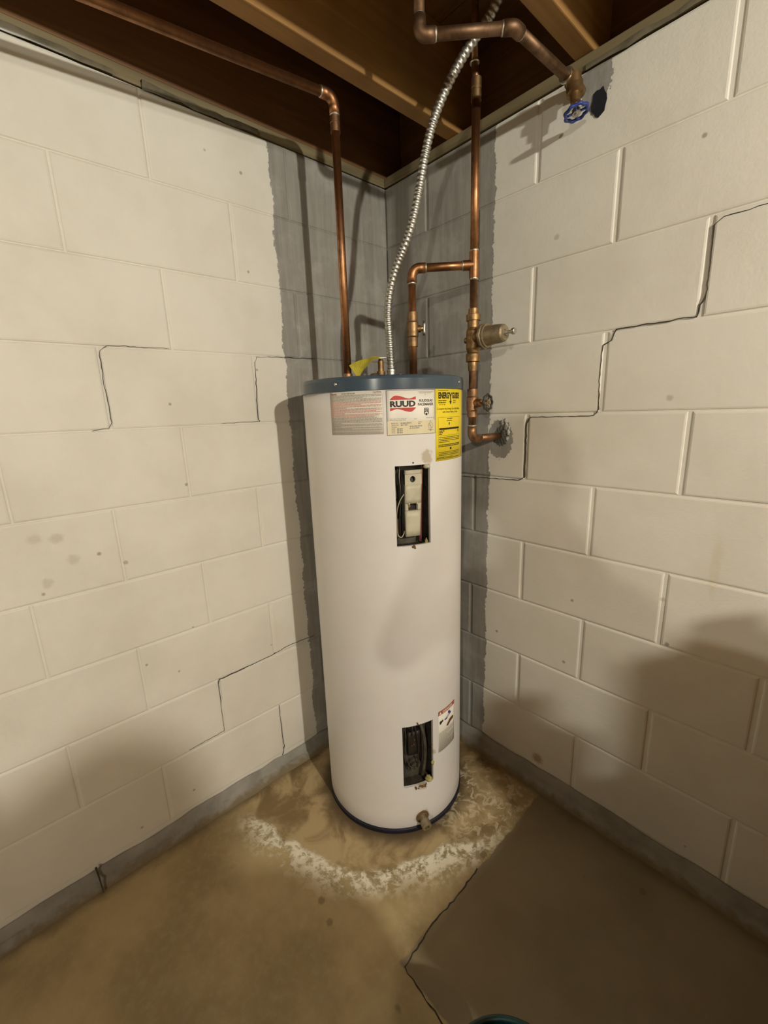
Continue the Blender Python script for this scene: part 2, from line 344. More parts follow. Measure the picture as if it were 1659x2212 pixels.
WLOC = {}
def empty(name, loc, label=None, cat=None, group=None):
    o = bpy.data.objects.new(name, None); COL.objects.link(o); o.location = loc; o.empty_display_size = 0.05
    WLOC[o] = Vector(loc)
    if label: tag(o, label, cat, group)
    return o
def tag(o, label, cat, group=None, kind=None):
    o['label'] = label; o['category'] = cat
    if group: o['group'] = group
    if kind: o['kind'] = kind
    return o
def obj(name, mb, mat, parent=None, label=None, origin=None):
    """One mesh object; vertices of mb are in world space."""
    if origin is None:
        lo = Vector((min(v[i] for v in mb.v) for i in range(3))); hi = Vector((max(v[i] for v in mb.v) for i in range(3)))
        origin = (lo + hi) / 2
    origin = Vector(origin)
    me = bpy.data.meshes.new(name)
    me.from_pydata([v - origin for v in mb.v], [], mb.f)
    for p, s_, mi in zip(me.polygons, mb.sm, mb.mi): p.use_smooth = s_; p.material_index = mi
    for mm in (mat if isinstance(mat, (list, tuple)) else [mat]):
        me.materials.append(M[mm] if isinstance(mm, str) else mm)
    me.validate(); me.update()
    o = bpy.data.objects.new(name, me); COL.objects.link(o); WLOC[o] = origin
    if parent is not None: o.parent = parent; o.location = origin - WLOC[parent]
    else: o.location = origin
    if label: o['label'] = label
    return o
def struct(name, mb, mat, label=None):
    o = obj(name, mb, mat, None, label, origin=(0, 0, 0)); o['kind'] = 'structure'; return o
def arc(c, a, b, r, n=8):
    """quarter bend: centre corner c, arriving from direction a (unit, towards the arriving side), leaving to b"""
    a = Vector(a).normalized(); b = Vector(b).normalized(); c = Vector(c)
    half = math.acos(max(-1, min(1, a.dot(b)))) / 2; L = r / math.tan(half)
    bis = (a + b).normalized(); o = c + bis * (r / math.sin(half))
    p0 = c + a * L; p1 = c + b * L; v0 = p0 - o; v1 = p1 - o; out = []
    tot = v0.angle(v1); ax = v0.cross(v1).normalized()
    for i in range(n + 1): out.append(o + Quaternion(ax, tot * i / n) @ v0)
    return out

# ================================================================== SETTING
H = 0.2032; Z9 = 0.060; ZT = 2.083
beds = [Z9 + (9 - k) * H for k in range(10)]          # bed joint heights, from the top
XE, YE = 5.2, -6.4                                     # far ends of the basement room
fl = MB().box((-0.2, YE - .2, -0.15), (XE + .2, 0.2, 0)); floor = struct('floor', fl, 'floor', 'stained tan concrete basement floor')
# walls: mortar body set back behind the blocks, plain past them
BL = 2.65
wl = MB().box((-0.2, -BL, 0), (-0.0030, 0, ZT)).box((-0.2, YE, 0), (0, -BL, ZT)); wall_left = struct('wall_left', wl, 'wall', 'painted concrete block wall with bare grey corner strip')
wr = MB().box((-0.2, 0.0034, 0), (BL, 0.2, ZT)).box((BL, 0, 0), (XE, 0.2, ZT)); wall_right = struct('wall_right', wr, 'wall', 'painted concrete block wall with stepped crack')
wb = MB().box((-0.2, YE - .2, 0), (XE + .2, YE, ZT)); struct('wall_back', wb, 'plainwall')
wf = MB().box((XE, YE, 0), (XE + .2, 0.2, ZT)); struct('wall_far', wf, 'plainwall')

_blk = {}
def block_mesh(wd, ht):
    key = (round(wd, 3), round(ht, 3))
    if key in _blk: return _blk[key]
    b = 0.0030; t = 0.026; a = wd / 2; h = ht / 2
    vs = []
    for (ins, dep) in ((0.0055, 0.0), (0.0020, 0.0010), (0.0, b), (0.0, t)):
        aa = a - ins; hh = h - ins
        vs += [(-aa, dep, -hh), (aa, dep, -hh), (aa, dep, hh), (-aa, dep, hh)]
    fs = [(0, 1, 2, 3)]
    for l in range(3):
        for j in range(4):
            fs.append((l * 4 + j, (l + 1) * 4 + j, (l + 1) * 4 + (j + 1) % 4, l * 4 + (j + 1) % 4))
    me = bpy.data.meshes.new('block'); me.from_pydata(vs, [], fs)
    for p in me.polygons: p.use_smooth = False
    me.materials.append(M['wall']); me.update(); _blk[key] = me
    return me
def lay(wall, joints, side):
    r = random.Random(11 if side == 'L' else 12)
    for k in range(10):                                   # course k: from bed k up to bed k-1 (course 0 = top)
        z0 = beds[k]; z1 = beds[k - 1] if k else ZT
        bj = 0.0020 if side == 'L' else 0.0032
        js = joints(k); pts = [0.0] + [j for j in js if j < BL - .06] + [BL]
        for i in range(len(pts) - 1):
            vj = 0.0045 if side == 'L' else 0.0095
            a0 = pts[i] + (vj / 2 if i else 0); a1 = pts[i + 1] - vj / 2
            o = bpy.data.objects.new('block', block_mesh(round(a1 - a0, 3), round(z1 - z0 - bj, 3)))
            COL.objects.link(o); o.parent = wall
            proud = r.uniform(-0.0006, 0.0006); c = (a0 + a1) / 2; z = (z0 + z1) / 2
            if side == 'L': o.location = (proud, -c, z); o.rotation_euler = (0, 0, pi / 2)
            else: o.location = (c, -proud, z)
def jl(k):
    base = 0.4064 if k % 2 == 0 else 0.2032
    if k == 3: base = 0.172
    return [base + 0.4064 * i + random.Random(k * 31 + i).uniform(-.006, .006) for i in range(8)]
def jr(k):
    base = 0.1956 if k % 2 == 0 else 0.405
    return [base + 0.4100 * i + random.Random(k * 37 + i).uniform(-.005, .005) for i in range(8)]
lay(wall_left, jl, 'L'); lay(wall_right, jr, 'R')

# cracks that step through the joints, as thin open slits
def crack(wall, pts, side, wdt, seed):
    r = random.Random(seed); mb = MB(); P = []
    for (a, b) in zip(pts[:-1], pts[1:]):
        n = max(2, int(math.hypot(a[0] - b[0], a[1] - b[1]) / 0.012))
        for i in range(n):
            t = i / n; P.append((a[0] + (b[0] - a[0]) * t + r.uniform(-.0013, .0013), a[1] + (b[1] - a[1]) * t + r.uniform(-.0013, .0013)))
    P.append(pts[-1])
    W3 = (lambda d, z, o: Vector((o, -d, z))) if side == 'L' else (lambda d, z, o: Vector((d, -o, z)))
    vs = []; 
    for i, (d, z) in enumerate(P):
        a = P[max(i - 1, 0)]; b = P[min(i + 1, len(P) - 1)]; tx, tz = b[0] - a[0], b[1] - a[1]; l = math.hypot(tx, tz) or 1
        nx, nz = -tz / l, tx / l; ww = wdt * r.uniform(.55, 1.25) * (0.4 if i in (0, len(P) - 1) else 1)
        vs += [W3(d + nx * ww, z + nz * ww, 0.0014), W3(d - nx * ww, z - nz * ww, 0.0014), W3(d + nx * ww, z + nz * ww, -0.004), W3(d - nx * ww, z - nz * ww, -0.004)]
    fs = []
    for i in range(len(P) - 1):
        o = i * 4; fs += [(o, o + 1, o + 5, o + 4), (o + 2, o + 6, o + 7, o + 3), (o, o + 4, o + 6, o + 2), (o + 1, o + 3, o + 7, o + 5)]
    mb.add(vs, fs); obj('crack', mb, 'crack', wall)
crack(wall_right, [(1.30, 1.688), (1.105, 1.676), (1.035, 1.676), (1.019, 1.664), (1.021, 1.525), (1.012, 1.508), (1.008, 1.486), (0.837, 1.484), (0.830, 1.459), (0.809, 1.451), (0.806, 1.388), (0.810, 1.287), (0.798, 1.271), (0.611, 1.269), (0.599, 1.25), (0.600, 1.086), (0.583, 1.073), (0.36, 1.067)], 'R', 0.0008, 3)
crack(wall_left, [(0.36, 1.484), (0.526, 1.481), (0.566, 1.478), (0.574, 1.462), (0.582, 1.299), (0.578, 1.284), (0.70, 1.282)], 'L', 0.0003, 4)
crack(wall_left, [(0.82, 1.486), (0.965, 1.486), (0.985, 1.472), (0.987, 1.392), (0.985, 1.297), (0.993, 1.284), (1.03, 1.279)], 'L', 0.0004, 5)
crack(wall_left, [(0.44, 0.478), (0.556, 0.482), (0.594, 0.475), (0.676, 0.469), (0.809, 0.466), (0.813, 0.454), (0.815, 0.276), (0.93, 0.271)], 'L', 0.0005, 6)
crack(wall_left, [(0.612, 0.262), (0.610, 0.10), (0.606, 0.085), (0.618, 0.05)], 'L', 0.0003, 8)

# grey sealed cove where wall meets floor
def cove(name, side, L):
    mb = MB(); prof = [(0.000, -0.01), (0.040, -0.01), (0.036, 0.004), (0.020, 0.016), (0.011, 0.030), (0.0065, 0.058), (0.000, 0.062)]
    n = int(L / 0.05); vs = []; r = random.Random(5); k = len(prof)
    for i in range(n + 1):
        d = L * i / n; j = r.uniform(-.003, .003); top = r.uniform(-.006, .004) - (0.012 if side == 'L' else 0.0)
        for q_, (o, z) in enumerate(prof):
            oo = o + (j if 0 < q_ < 4 else 0); zz = z + (top if q_ > 3 else 0)
            vs.append((oo, -d, zz) if side == 'L' else (d, -oo, zz))
    fs = []
    for i in range(n):
        for q_ in range(k - 1):
            a = i * k + q_; f = (a, a + k, a + k + 1, a + 1); fs.append(f if side == 'R' else f[::-1])
    mb.add(vs, fs, True); return struct(name, mb, 'cove', 'grey sealant strip at foot of block wall')
bl = cove('baseboard_left', 'L', -YE); br = cove('baseboard_right', 'R', XE)
crk = MB().box((0.0085, -1.2195, -0.002), (0.0375, -1.2155, 0.040)); 
mb = MB(); mb.add([(0.006, -1.221, 0.062), (0.006, -1.216, 0.062), (0.014, -1.2185, 0.034), (0.014, -1.2145, 0.034), (0.042, -1.216, 0.002), (0.042, -1.213, 0.002), (0.010, -1.221, 0.062), (0.010, -1.216, 0.062), (0.018, -1.2185, 0.036), (0.018, -1.2145, 0.036), (0.046, -1.216, 0.004), (0.046, -1.213, 0.004)],
    [(6, 8, 9, 7), (8, 10, 11, 9), (0, 2, 8, 6), (1, 7, 9, 3), (2, 4, 10, 8), (3, 9, 11, 5), (4, 5, 11, 10), (0, 6, 7, 1)])
obj('crack', mb, 'crack', bl)

# ---- ceiling: subfloor over joists on sill plates
ZS0, ZS1, ZJ = 2.088, 2.118, 2.352
mb = MB()
ceiling = struct('ceiling', MB().box((-0.2, YE - .2, ZJ + .02), (XE + .2, 0.2, ZJ + .05)), 'sub', 'dark wooden subfloor above open joists')
for i in range(36):                                   # subfloor boards run across the joists
    y1 = 0.10 - i * 0.184
    obj('board', MB().bbox((-0.15, y1 - 0.182, ZJ), (XE + .15, y1, ZJ + .02), 0.002), 'sub', ceiling)
def joist(x0, name='joist', mat='wood', y0=YE - .05, y1=0.085, wdt=0.047):
    return obj(name, MB().bbox((x0, y0, ZS1), (x0 + wdt, y1, ZJ), 0.003), mat, ceiling)
joist(-0.052, 'rim_joist', 'rim')
for i in range(12): joist(0.286 + 0.4030 * i)
obj('rim_joist', MB().bbox((-0.01, 0.088, ZS1), (XE + .1, 0.126, ZJ), 0.002), 'rimx', ceiling)
obj('sill_plate', MB().bbox((-0.145, YE, ZS0), (-0.004, 0.13, ZS1), 0.003), 'sill', ceiling)
obj('sill_plate', MB().bbox((-0.003, -0.002, ZS0 - .001), (XE, 0.13, ZS1 - .001), 0.003), 'sillx', ceiling)
# crumpled sealer sheet hanging from the joint above the left wall
def sealer(y0, y1, side, seed):
    r = random.Random(seed); n = int(abs(y1 - y0) / 0.03); vs = []
    for i in range(n + 1):
        d = y0 + (y1 - y0) * i / n
        for (o, z) in ((-0.003, ZS0 + .012), (0.005 + r.uniform(0, .006), ZS0 + .005 + r.uniform(-.003, .004)), (0.003 + r.uniform(0, .004), ZS0 - .005 + r.uniform(-.004, .003))):
            vs.append((o, d, z) if side == 'L' else (d, -o, z))
    fs = []
    for i in range(n):
        for j in range(2): a = i * 3 + j; fs.append((a, a + 1, a + 4, a + 3))
    k = len(vs); off = Vector((-.0012, 0, 0)) if side == 'L' else Vector((0, .0012, 0))
    vs2 = [Vector(v) + off for v in vs]
    obj('sealer_strip', MB().add(vs + vs2, fs + [tuple(i + k for i in f[::-1]) for f in fs], True), 'plasticsheet', ceiling)
sealer(-1.35, -0.86, 'L', 1); sealer(-0.80, -0.50, 'L', 2); sealer(0.72, 1.0, 'R', 3)

# ================================================================== WATER HEATER
wh = empty('water_heater', (HX, HY, 0), 'tall white cylindrical electric water heater with blue-grey cap standing in the corner', 'water heater')
def cp(th, z, r=HR): a = math.radians(th); return Vector((HX + r * math.cos(a), HY + r * math.sin(a), z))
OP = [(-35.9, -11.7, 0.948, 1.164), (-35.95, -11.25, 0.169, 0.3865)]     # openings: angles and heights
ZB, ZC = 0.014, 1.356
ths = sorted(set([round(-180 + 3 * i, 2) for i in range(121)] + [o[i] for o in OP for i in (0, 1)]))
ths = [t for i, t in enumerate(ths) if not (i and False)]
zs = sorted(set([ZB, 0.02, ZC] + [ZB + (ZC - ZB) * i / 24 for i in range(25)] + [o[i] for o in OP for i in (2, 3)]))
mb = MB(); vs = [cp(t, z, HR - (0.003 if z == ZB else 0)) for t in ths for z in zs]; nz_ = len(zs); fs = []
for i in range(len(ths) - 1):
    for j in range(nz_ - 1):
        tm = (ths[i] + ths[i + 1]) / 2; zm = (zs[j] + zs[j + 1]) / 2
        if any(o[0] < tm < o[1] and o[2] < zm < o[3] for o in OP): continue
        fs.append((i * nz_ + j, (i + 1) * nz_ + j, (i + 1) * nz_ + j + 1, i * nz_ + j + 1))
mb.add(vs, fs, True)
for o in OP:                                           # folded lips of the cut-outs
    tt = [t for t in ths if o[0] <= t <= o[1]]; rin = HR - 0.008
    for z in (o[2], o[3]):
        k = len(tt); v2 = [cp(t, z) for t in tt] + [cp(t, z, rin) for t in tt]
        mb.add(v2, [(i, i + 1, k + i + 1, k + i) if z == o[2] else (i + 1, i, k + i, k + i + 1) for i in range(k - 1)])
    for s_, t in enumerate(o[:2]):
        mb.add([cp(t, o[2]), cp(t, o[3]), cp(t, o[3], rin), cp(t, o[2], rin)], [(0, 1, 2, 3) if s_ else (3, 2, 1, 0)])
obj('jacket', mb, 'jacket', wh)
obj('base_ring', MB().lathe([(0, HR - .006), (0, HR + .003), (0.012, HR + .003), (0.015, HR - .002)], (HX, HY, 0), n=96), 'navy', wh, 'dark navy rim at the foot')
RC = HR + 0.0035
obj('top_cap', MB().lathe([(ZC - .002, RC - .003), (ZC - .002, RC), (ZC + .024, RC), (ZC + .030, RC - .002), (ZC + .033, RC - .008), (ZC + .031, RC - .016), (ZC + .0305, 0.0)], (HX, HY, 0), n=96), 'cap', wh, 'blue-grey enamel cap')
for th in (-71.7, 19.1, 110, 200): 
    a = math.radians(th); d = Vector((math.cos(a), math.sin(a), 0))
    obj('screw', MB().lathe([(-.002, .0045), (.001, .0045), (.0028, .0028), (.003, 0)], Vector((HX, HY, ZC + .0155)) + d * RC, d, 10), 'steel', wh)
# pockets behind the openings
for o in OP:
    t0, t1, z0, z1 = o[0] - 1.5, o[1] + 1.5, o[2] - .006, o[3] + .006; rb = HR - 0.045; n = 9
    tt = [t0 + (t1 - t0) * i / (n - 1) for i in range(n)]
    mb = MB().add([cp(t, z, rb) for t in tt for z in (z0, z1)], [(2 * i, 2 * i + 2, 2 * i + 3, 2 * i + 1) for i in range(n - 1)], True)
    pk = obj('tank_wall', mb, 'tank', wh)
    mb = MB(); ro = HR - .0085
    for z, fl_ in ((z0, 0), (z1, 1)):
        mb.add([cp(t, z, r) for t in tt for r in (rb, ro)], [((2 * i, 2 * i + 1, 2 * i + 3, 2 * i + 2) if not fl_ else (2 * i, 2 * i + 2, 2 * i + 3, 2 * i + 1)) for i in range(n - 1)])
    for t, fl_ in ((t0, 0), (t1, 1)):
        mb.add([cp(t, z0, rb), cp(t, z1, rb), cp(t, z1, ro), cp(t, z0, ro)], [(0, 1, 2, 3) if not fl_ else (3, 2, 1, 0)])
    obj('insulation', mb, 'pocket', wh)

# a plate bent round the tank: corners given as (theta, z)
def patch(mb, quad, r, n=8, thick=0.0, m_=4):
    (a, b, c, d) = quad                                # lower-left, lower-right, upper-right, upper-left
    def P(u, v, rr):
        t = (a[0] * (1 - u) + b[0] * u) * (1 - v) + (d[0] * (1 - u) + c[0] * u) * v
        z = (a[1] * (1 - u) + b[1] * u) * (1 - v) + (d[1] * (1 - u) + c[1] * u) * v
        return cp(t, z, rr)
    G = [P(i / n, j / m_, r) for i in range(n + 1) for j in range(m_ + 1)]
    q_ = m_ + 1
    mb.add(G, [(i * q_ + j, (i + 1) * q_ + j, (i + 1) * q_ + j + 1, i * q_ + j + 1) for i in range(n) for j in range(m_)], True)
    if thick:
        B_ = [P(i / n, j / m_, r - thick) for i in range(n + 1) for j in range(m_ + 1)]
        o = len(mb.v); mb.v += B_
        e = o - len(G)
        rim = [i * q_ for i in range(n + 1)] + [n * q_ + j for j in range(1, m_ + 1)] + [i * q_ + m_ for i in range(n - 1, -1, -1)] + [j for j in range(m_ - 1, 0, -1)]
        for x_, y_ in zip(rim, rim[1:] + rim[:1]):
            mb.f.append([e + y_, e + x_, o + x_, o + y_]); mb.sm.append(False); mb.mi.append(0)
    return mb
def rectp(t0, t1, z0, z1): return ((t0, z0), (t1, z0), (t1, z1), (t0, z1))
# thermostat in the upper opening: cream cover over a dark body, wires beside it
th = obj('thermostat', patch(MB(), rectp(-30.5, -16.6, 0.968, 1.148), HR - .026, 6, .018), 'dark', wh)
# cover with round and square cut-outs: built from strips round the holes
cov = MB(); tC = -22.9
patch(cov, ((-28.6, 0.970), (-17.7, 0.970), (-16.9, 1.041), (-28.9, 1.041)), HR - .014, 6, .010)
patch(cov, ((-28.9, 1.041), (-26.6, 1.041), (-26.6, 1.0605), (-28.9, 1.0605)), HR - .0135, 2, .010)
patch(cov, ((-19.6, 1.041), (-16.9, 1.041), (-16.7, 1.0605), (-19.6, 1.0605)), HR - .0135, 2, .010)
cA, cB = 1.112, 1.139; zc = 1.1256; rh = 0.0085
patch(cov, ((-28.9, 1.0605), (-16.7, 1.0605), (-16.1, cA), (-28.6, cA)), HR - .014, 6, .010)
patch(cov, ((-28.6, cB), (-15.8, cB), (-15.6, 1.1495), (-28.5, 1.1495)), HR - .014, 6, .010)
# ring of quads joining a rectangle to the round hole
def holeplate(mb, t0, t1, z0, z1, tc, zc, rad, r):
    n = 32; dg = math.degrees(rad / HR); inn = []; out = []
    for i in range(n):
        a = 2 * pi * i / n; c_, s_ = math.cos(a), math.sin(a); inn.append((tc + dg * c_, zc + rad * s_))
        k = min((((t1 if c_ > 0 else t0) - tc) / (dg * c_)) if abs(c_) > 1e-6 else 1e9, (((z1 if s_ > 0 else z0) - zc) / (rad * s_)) if abs(s_) > 1e-6 else 1e9)
        out.append((tc + dg * c_ * k, zc + rad * s_ * k))
    vs = [cp(t, z, r) for t, z in out] + [cp(t, z, r) for t, z in inn] + [cp(t, z, r - .006) for t, z in inn]
    fs = []
    for i in range(n):
        j = (i + 1) % n; fs += [(i, j, n + j, n + i), (n + i, n + j, 2 * n + j, 2 * n + i)]
    for (tt_, zz_) in ((t0, z0), (t1, z0), (t1, z1), (t0, z1)):
        pass
    mb.add(vs, fs)
    # fill the four corner slivers
    for (tt_, zz_) in ((t1, z1), (t0, z1), (t0, z0), (t1, z0)):
        best = sorted(range(n), key=lambda i: abs(out[i][0] - tt_) / 12 + abs(out[i][1] - zz_) / .03)[:2]
        mb.add([cp(tt_, zz_, r), cp(*out[best[0]], r), cp(*out[best[1]], r)], [(0, 1, 2), (2, 1, 0)])
holeplate(cov, -28.6, -15.95, cA, cB, tC, zc, rh, HR - .014)
obj('cover', cov, 'putty', th, 'cream plastic thermostat cover with round hole and square window')
obj('reset_button', MB().lathe([(0, .004), (.004, .004), (.0045, .003), (.0045, 0)], cp(-25.0, 1.052, HR - .026), cp(-25, 0, 1) - Vector((HX, HY, 0)), 10), 'brass', th)
for t_ in (-26.2, -20.0): obj('clip', MB().ball(cp(t_, 1.0605, HR - .012), .003, n=8, k=6), 'putty', th)
def wire(pts, r, mat, name='wire', parent=wh):
    P = [cp(*p) for p in pts]; S_ = []
    for i in range(len(P) - 1):
        p0, p1, p2, p3 = P[max(i - 1, 0)], P[i], P[i + 1], P[min(i + 2, len(P) - 1)]
        for k in range(6):
            t = k / 6; S_.append(0.5 * ((2 * p1) + (p2 - p0) * t + (2 * p0 - 5 * p1 + 4 * p2 - p3) * t * t + (3 * p1 - p0 - 3 * p2 + p3) * t ** 3))
    S_.append(P[-1]); return obj(name, MB().tube(S_, r, 7), mat, parent)
wire([(-29, 1.087, HR - .02), (-32.5, 1.068, HR - .018), (-34.7, 1.04, HR - .018), (-35.0, 1.01, HR - .018), (-34.6, 0.98, HR - .018), (-32.2, 0.968, HR - .02), (-30.0, 0.975, HR - .022), (-29, .985, HR - .024)], .0016, 'wire_w')
wire([(-15.4, 1.163, HR - .016), (-15.6, 1.145, HR - .018), (-15.8, 1.10, HR - .022), (-15.8, 1.03, HR - .026), (-16, .97, HR - .026), (-16.4, .951, HR - .03)], .0022, 'wire_r')
wire([(-14.2, 1.155, HR - .02), (-14.4, 1.08, HR - .026), (-14.6, .99, HR - .028), (-14.8, .951, HR - .03)], .0026, 'wire_r')
wire([(-33, 1.16, HR - .034), (-32, 1.12, HR - .028), (-31.2, 1.09, HR - .03), (-31.4, 1.02, HR - .032)], .0016, 'wire_k')
wire([(-30.8, 1.16, HR - .034), (-31.6, 1.13, HR - .030), (-31.0, 1.10, HR - .03), (-30.6, 1.06, HR - .032)], .0013, 'wire_w')
obj('foam_scrap', MB().ball(cp(-13.5, 1.158, HR - .004), .010, .010, .007, 10, 7, .2), 'putty', wh)
obj('foam_scrap', MB().ball(cp(-14.0, .953, HR - .008), .004, .004, .008, 10, 7, .25), 'foam', wh)
rs = MB()
for i in range(7): rs.ball(cp(-24.3 + random.uniform(-1.2, 1.2), .944 + random.uniform(-.005, .004), HR), .0026, n=7, k=5, jit=.3)
obj('rust_crumb', rs, 'rust', wh)
obj('screw_hole', MB().lathe([(-.001, .0022), (.0006, .0022), (.0006, 0)], cp(-23.9, 1.1705), cp(-23.9, 0, 1) - Vector((HX, HY, 0)), 10), 'hole', wh)
# lower opening: bare element, thermostat, wires coloured dark as if shaded
el = obj('heating_element', MB().lathe([(0, .022), (.010, .022), (.010, .015), (.020, .015), (.020, .006), (.026, .005), (.026, 0)], cp(-24.5, .215, HR - .044), cp(-24.5, 0, 1) - Vector((HX, HY, 0)), 20), 'tank', wh, 'dark round element flange')
for t_ in (-26.3, -22.8): obj('terminal', MB().lathe([(0, .003), (.006, .003), (.006, 0)], cp(t_, .217, HR - .026), cp(t_, 0, 1) - Vector((HX, HY, 0)), 8), 'brass', el)
lt = obj('thermostat', patch(MB(), rectp(-30.5, -19.5, 0.262, 0.345), HR - .024, 5, .018), 'dark', wh)
for t_, z_ in ((-27.2, .335), (-25.2, .318), (-25.6, .303), (-27.5, .300)):
    obj('terminal', MB().lathe([(0, .0032), (.004, .0032), (.004, 0)], cp(t_, z_, HR - .024), cp(t_, 0, 1) - Vector((HX, HY, 0)), 8), 'brass', lt)
wire([(-27.5, .384, HR - .03), (-27.2, .365, HR - .016), (-26.9, .345, HR - .016), (-27.2, .335, HR - .02)], .0022, 'wire_k')
wire([(-24.8, .384, HR - .03), (-24.4, .36, HR - .018), (-22.6, .32, HR - .016), (-22.0, .27, HR - .018), (-22.8, .217, HR - .02)], .0020, 'wire_k')
wire([(-32.5, .38, HR - .035), (-32, .33, HR - .028), (-32.3, .27, HR - .03), (-30.0, .23, HR - .022), (-26.5, .217, HR - .02)], .0018, 'tank')
wire([(-20, .385, HR - .034), (-16.5, .33, HR - .022), (-15.4, .27, HR - .02), (-16, .21, HR - .024), (-17, .172, HR - .03)], .006, 'tank', 'insulation_flap')
obj('foam_scrap', MB().ball(cp(-14.6, .176, HR - .006), .012, .012, .008, 10, 7, .25), 'foam', wh)
obj('foam_scrap', MB().ball(cp(-11.6, .23, HR - .002), .005, .005, .009, 9, 7, .25), 'foam', wh)
obj('foam_scrap', MB().ball(cp(-10.8, .293, HR - .003), .003, .003, .011, 9, 7, .25), 'foam', wh)
rs = MB()
for i in range(16): rs.ball(cp(-23 + random.uniform(-4, 5), .163 + random.uniform(-.006, .004), HR), random.uniform(.002, .004), n=7, k=5, jit=.3)
obj('rust_crumb', rs, 'rust', wh)
obj('rust_crumb', MB().ball(cp(-24.2, .3895, HR), .0035, n=8, k=6, jit=.3).ball(cp(-24.6, .394, HR), .0025, n=8, k=6, jit=.3), 'rust', wh)
# drain cock near the floor
a = math.radians(-21.6); d = Vector((math.cos(a), math.sin(a), 0)); P0 = Vector((HX, HY, 0.046)) + d * HR
dr = obj('drain_valve', MB().lathe([(-.004, .0175), (.003, .0175), (.004, .011), (.016, .011), (.016, .0155), (.034, .0155), (.036, .012), (.036, .008), (.026, .008), (.026, 0)], P0, d + Vector((0, 0, -.18)), 20), 'bronze', wh, 'dull brass drain spout')
obj('gasket', MB().torus(P0 + d * .001, d, .019, .0028, 24, 6), 'rust', dr)

# ---- printed labels. flat layout coordinates: u metres to the right, v metres up, from the label's lower-left corner
LR = HR + 0.0007
def wrap(t0, z0, u, v, r): return cp(t0 + math.degrees(u / HR), z0 + v, r)
class Lab:
    def __init__(s, name, t0, t1, z0, z1, mat, label):
        s.t0, s.z0 = t0, z0; s.w = math.radians(t1 - t0) * HR; s.h = z1 - z0; s.lv = 0
        s.o = obj(name, patch(MB(), rectp(t0, t1, z0, z1), LR, 12, .0005, 2), mat, wh, label)
    def rect(s, mb, u0, u1, v0, v1, lift):
        n = max(1, int((u1 - u0) / .012)); r = LR + lift
        G = [wrap(s.t0, s.z0, u0 + (u1 - u0) * i / n, v, r) for i in range(n + 1) for v in (v0, v1)]
        mb.add(G, [(2 * i, 2 * i + 2, 2 * i + 3, 2 * i + 1) for i in range(n)])
    def poly(s, mb, pts, lift):
        mb.add([wrap(s.t0, s.z0, u, v, LR + lift) for u, v in pts], [list(range(len(pts)))])
    def emit(s, name, mb, mat, label=None): return obj(name, mb, mat, s.o, label)
    def text(s, mb, txt, u0, u1, v0, v1, lift=.0003, bold=0.0, font_shear=0.0):
        cu = bpy.data.curves.new('t', 'FONT'); cu.body = txt; cu.size = 1; cu.offset = bold; cu.fill_mode = 'FRONT'; cu.resolution_u = 3; cu.shear = font_shear
        ob = bpy.data.objects.new('t', cu); COL.objects.link(ob); dg = bpy.context.evaluated_depsgraph_get()
        me = bpy.data.meshes.new_from_object(ob.evaluated_get(dg)); co = [v.co.copy() for v in me.vertices]
        x0 = min(c.x for c in co); x1 = max(c.x for c in co); y0 = min(c.y for c in co); y1 = max(c.y for c in co)
        mb.add([wrap(s.t0, s.z0, u0 + (c.x - x0) / (x1 - x0) * (u1 - u0), v0 + (c.y - y0) / (y1 - y0) * (v1 - v0), LR + lift) for c in co], [list(p.vertices) for p in me.polygons])
        bpy.data.objects.remove(ob); bpy.data.curves.remove(cu); bpy.data.meshes.remove(me)
    def lines(s, mb, rows, u0, u1, th, seed, lift=.0003, wmin=.003, wmax=.010, gap=.0011):
        r = random.Random(seed)
        for v, end in rows:
            u = u0
            while u < u0 + (u1 - u0) * end - .001:
                l = min(r.uniform(wmin, wmax), u0 + (u1 - u0) * end - u); s.rect(mb, u, u + l, v, v + th, lift); u += l + gap
# caution sheet
L1 = Lab('caution_label', -76.8, -42.0, 1.2465, 1.3525, 'greypaper', 'pale caution sheet of close grey and red print')
g = MB(); p_ = MB(); rd = MB(); rd2 = MB()
w1, h1 = L1.w, L1.h
L1.text(rd, 'WARNING', .002, .021, h1 - .0075, h1 - .0035, bold=.01); L1.text(rd2, 'CAUTION', w1 - .024, w1 - .003, h1 - .0065, h1 - .0022, bold=.01)
L1.lines(g, [(h1 - .0065, 1)], .035, .072, .0028, 1)
rows = []
vy = h1 - .0105; cnt = 0; ends = [1, 1, .66, 1, 1, 1, 1, 1, .62, 1, 1, .35, 1, 1, .9, 1, .3, 1, .95, .86, .9, 1, 1, 1, 1, .22, 1, 1, .2, 1, .42, 1]
pinkrow = set(range(6, 20))
step = (h1 - .019) / len(ends)
for i, e in enumerate(ends):
    (L1.lines(p_, [(vy, e)], .002, w1 - .003, .0016, 50 + i) if i in pinkrow and i not in (12,) else L1.lines(g, [(vy, e)], .002, w1 - .003, .0016, 50 + i)); vy -= step
L1.lines(g, [(.0025, .99)], .001, w1 - .001, .0014, 99)
for v in (h1 - .0085, .0055): L1.rect(g, 0, w1, v, v + .0004, .0002)
L1.rect(g, 0, .0005, 0, h1 - .0085, .0002); L1.rect(g, w1 - .0005, w1, 0, h1 - .0085, .0002)
L1.emit('printed_text', g, 'palegreyink')['kind'] = 'stuff'; L1.emit('printed_text', p_, 'pink')['kind'] = 'stuff'; L1.emit('printed_heading', rd, 'brick'); L1.emit('printed_heading', rd2, 'brick')
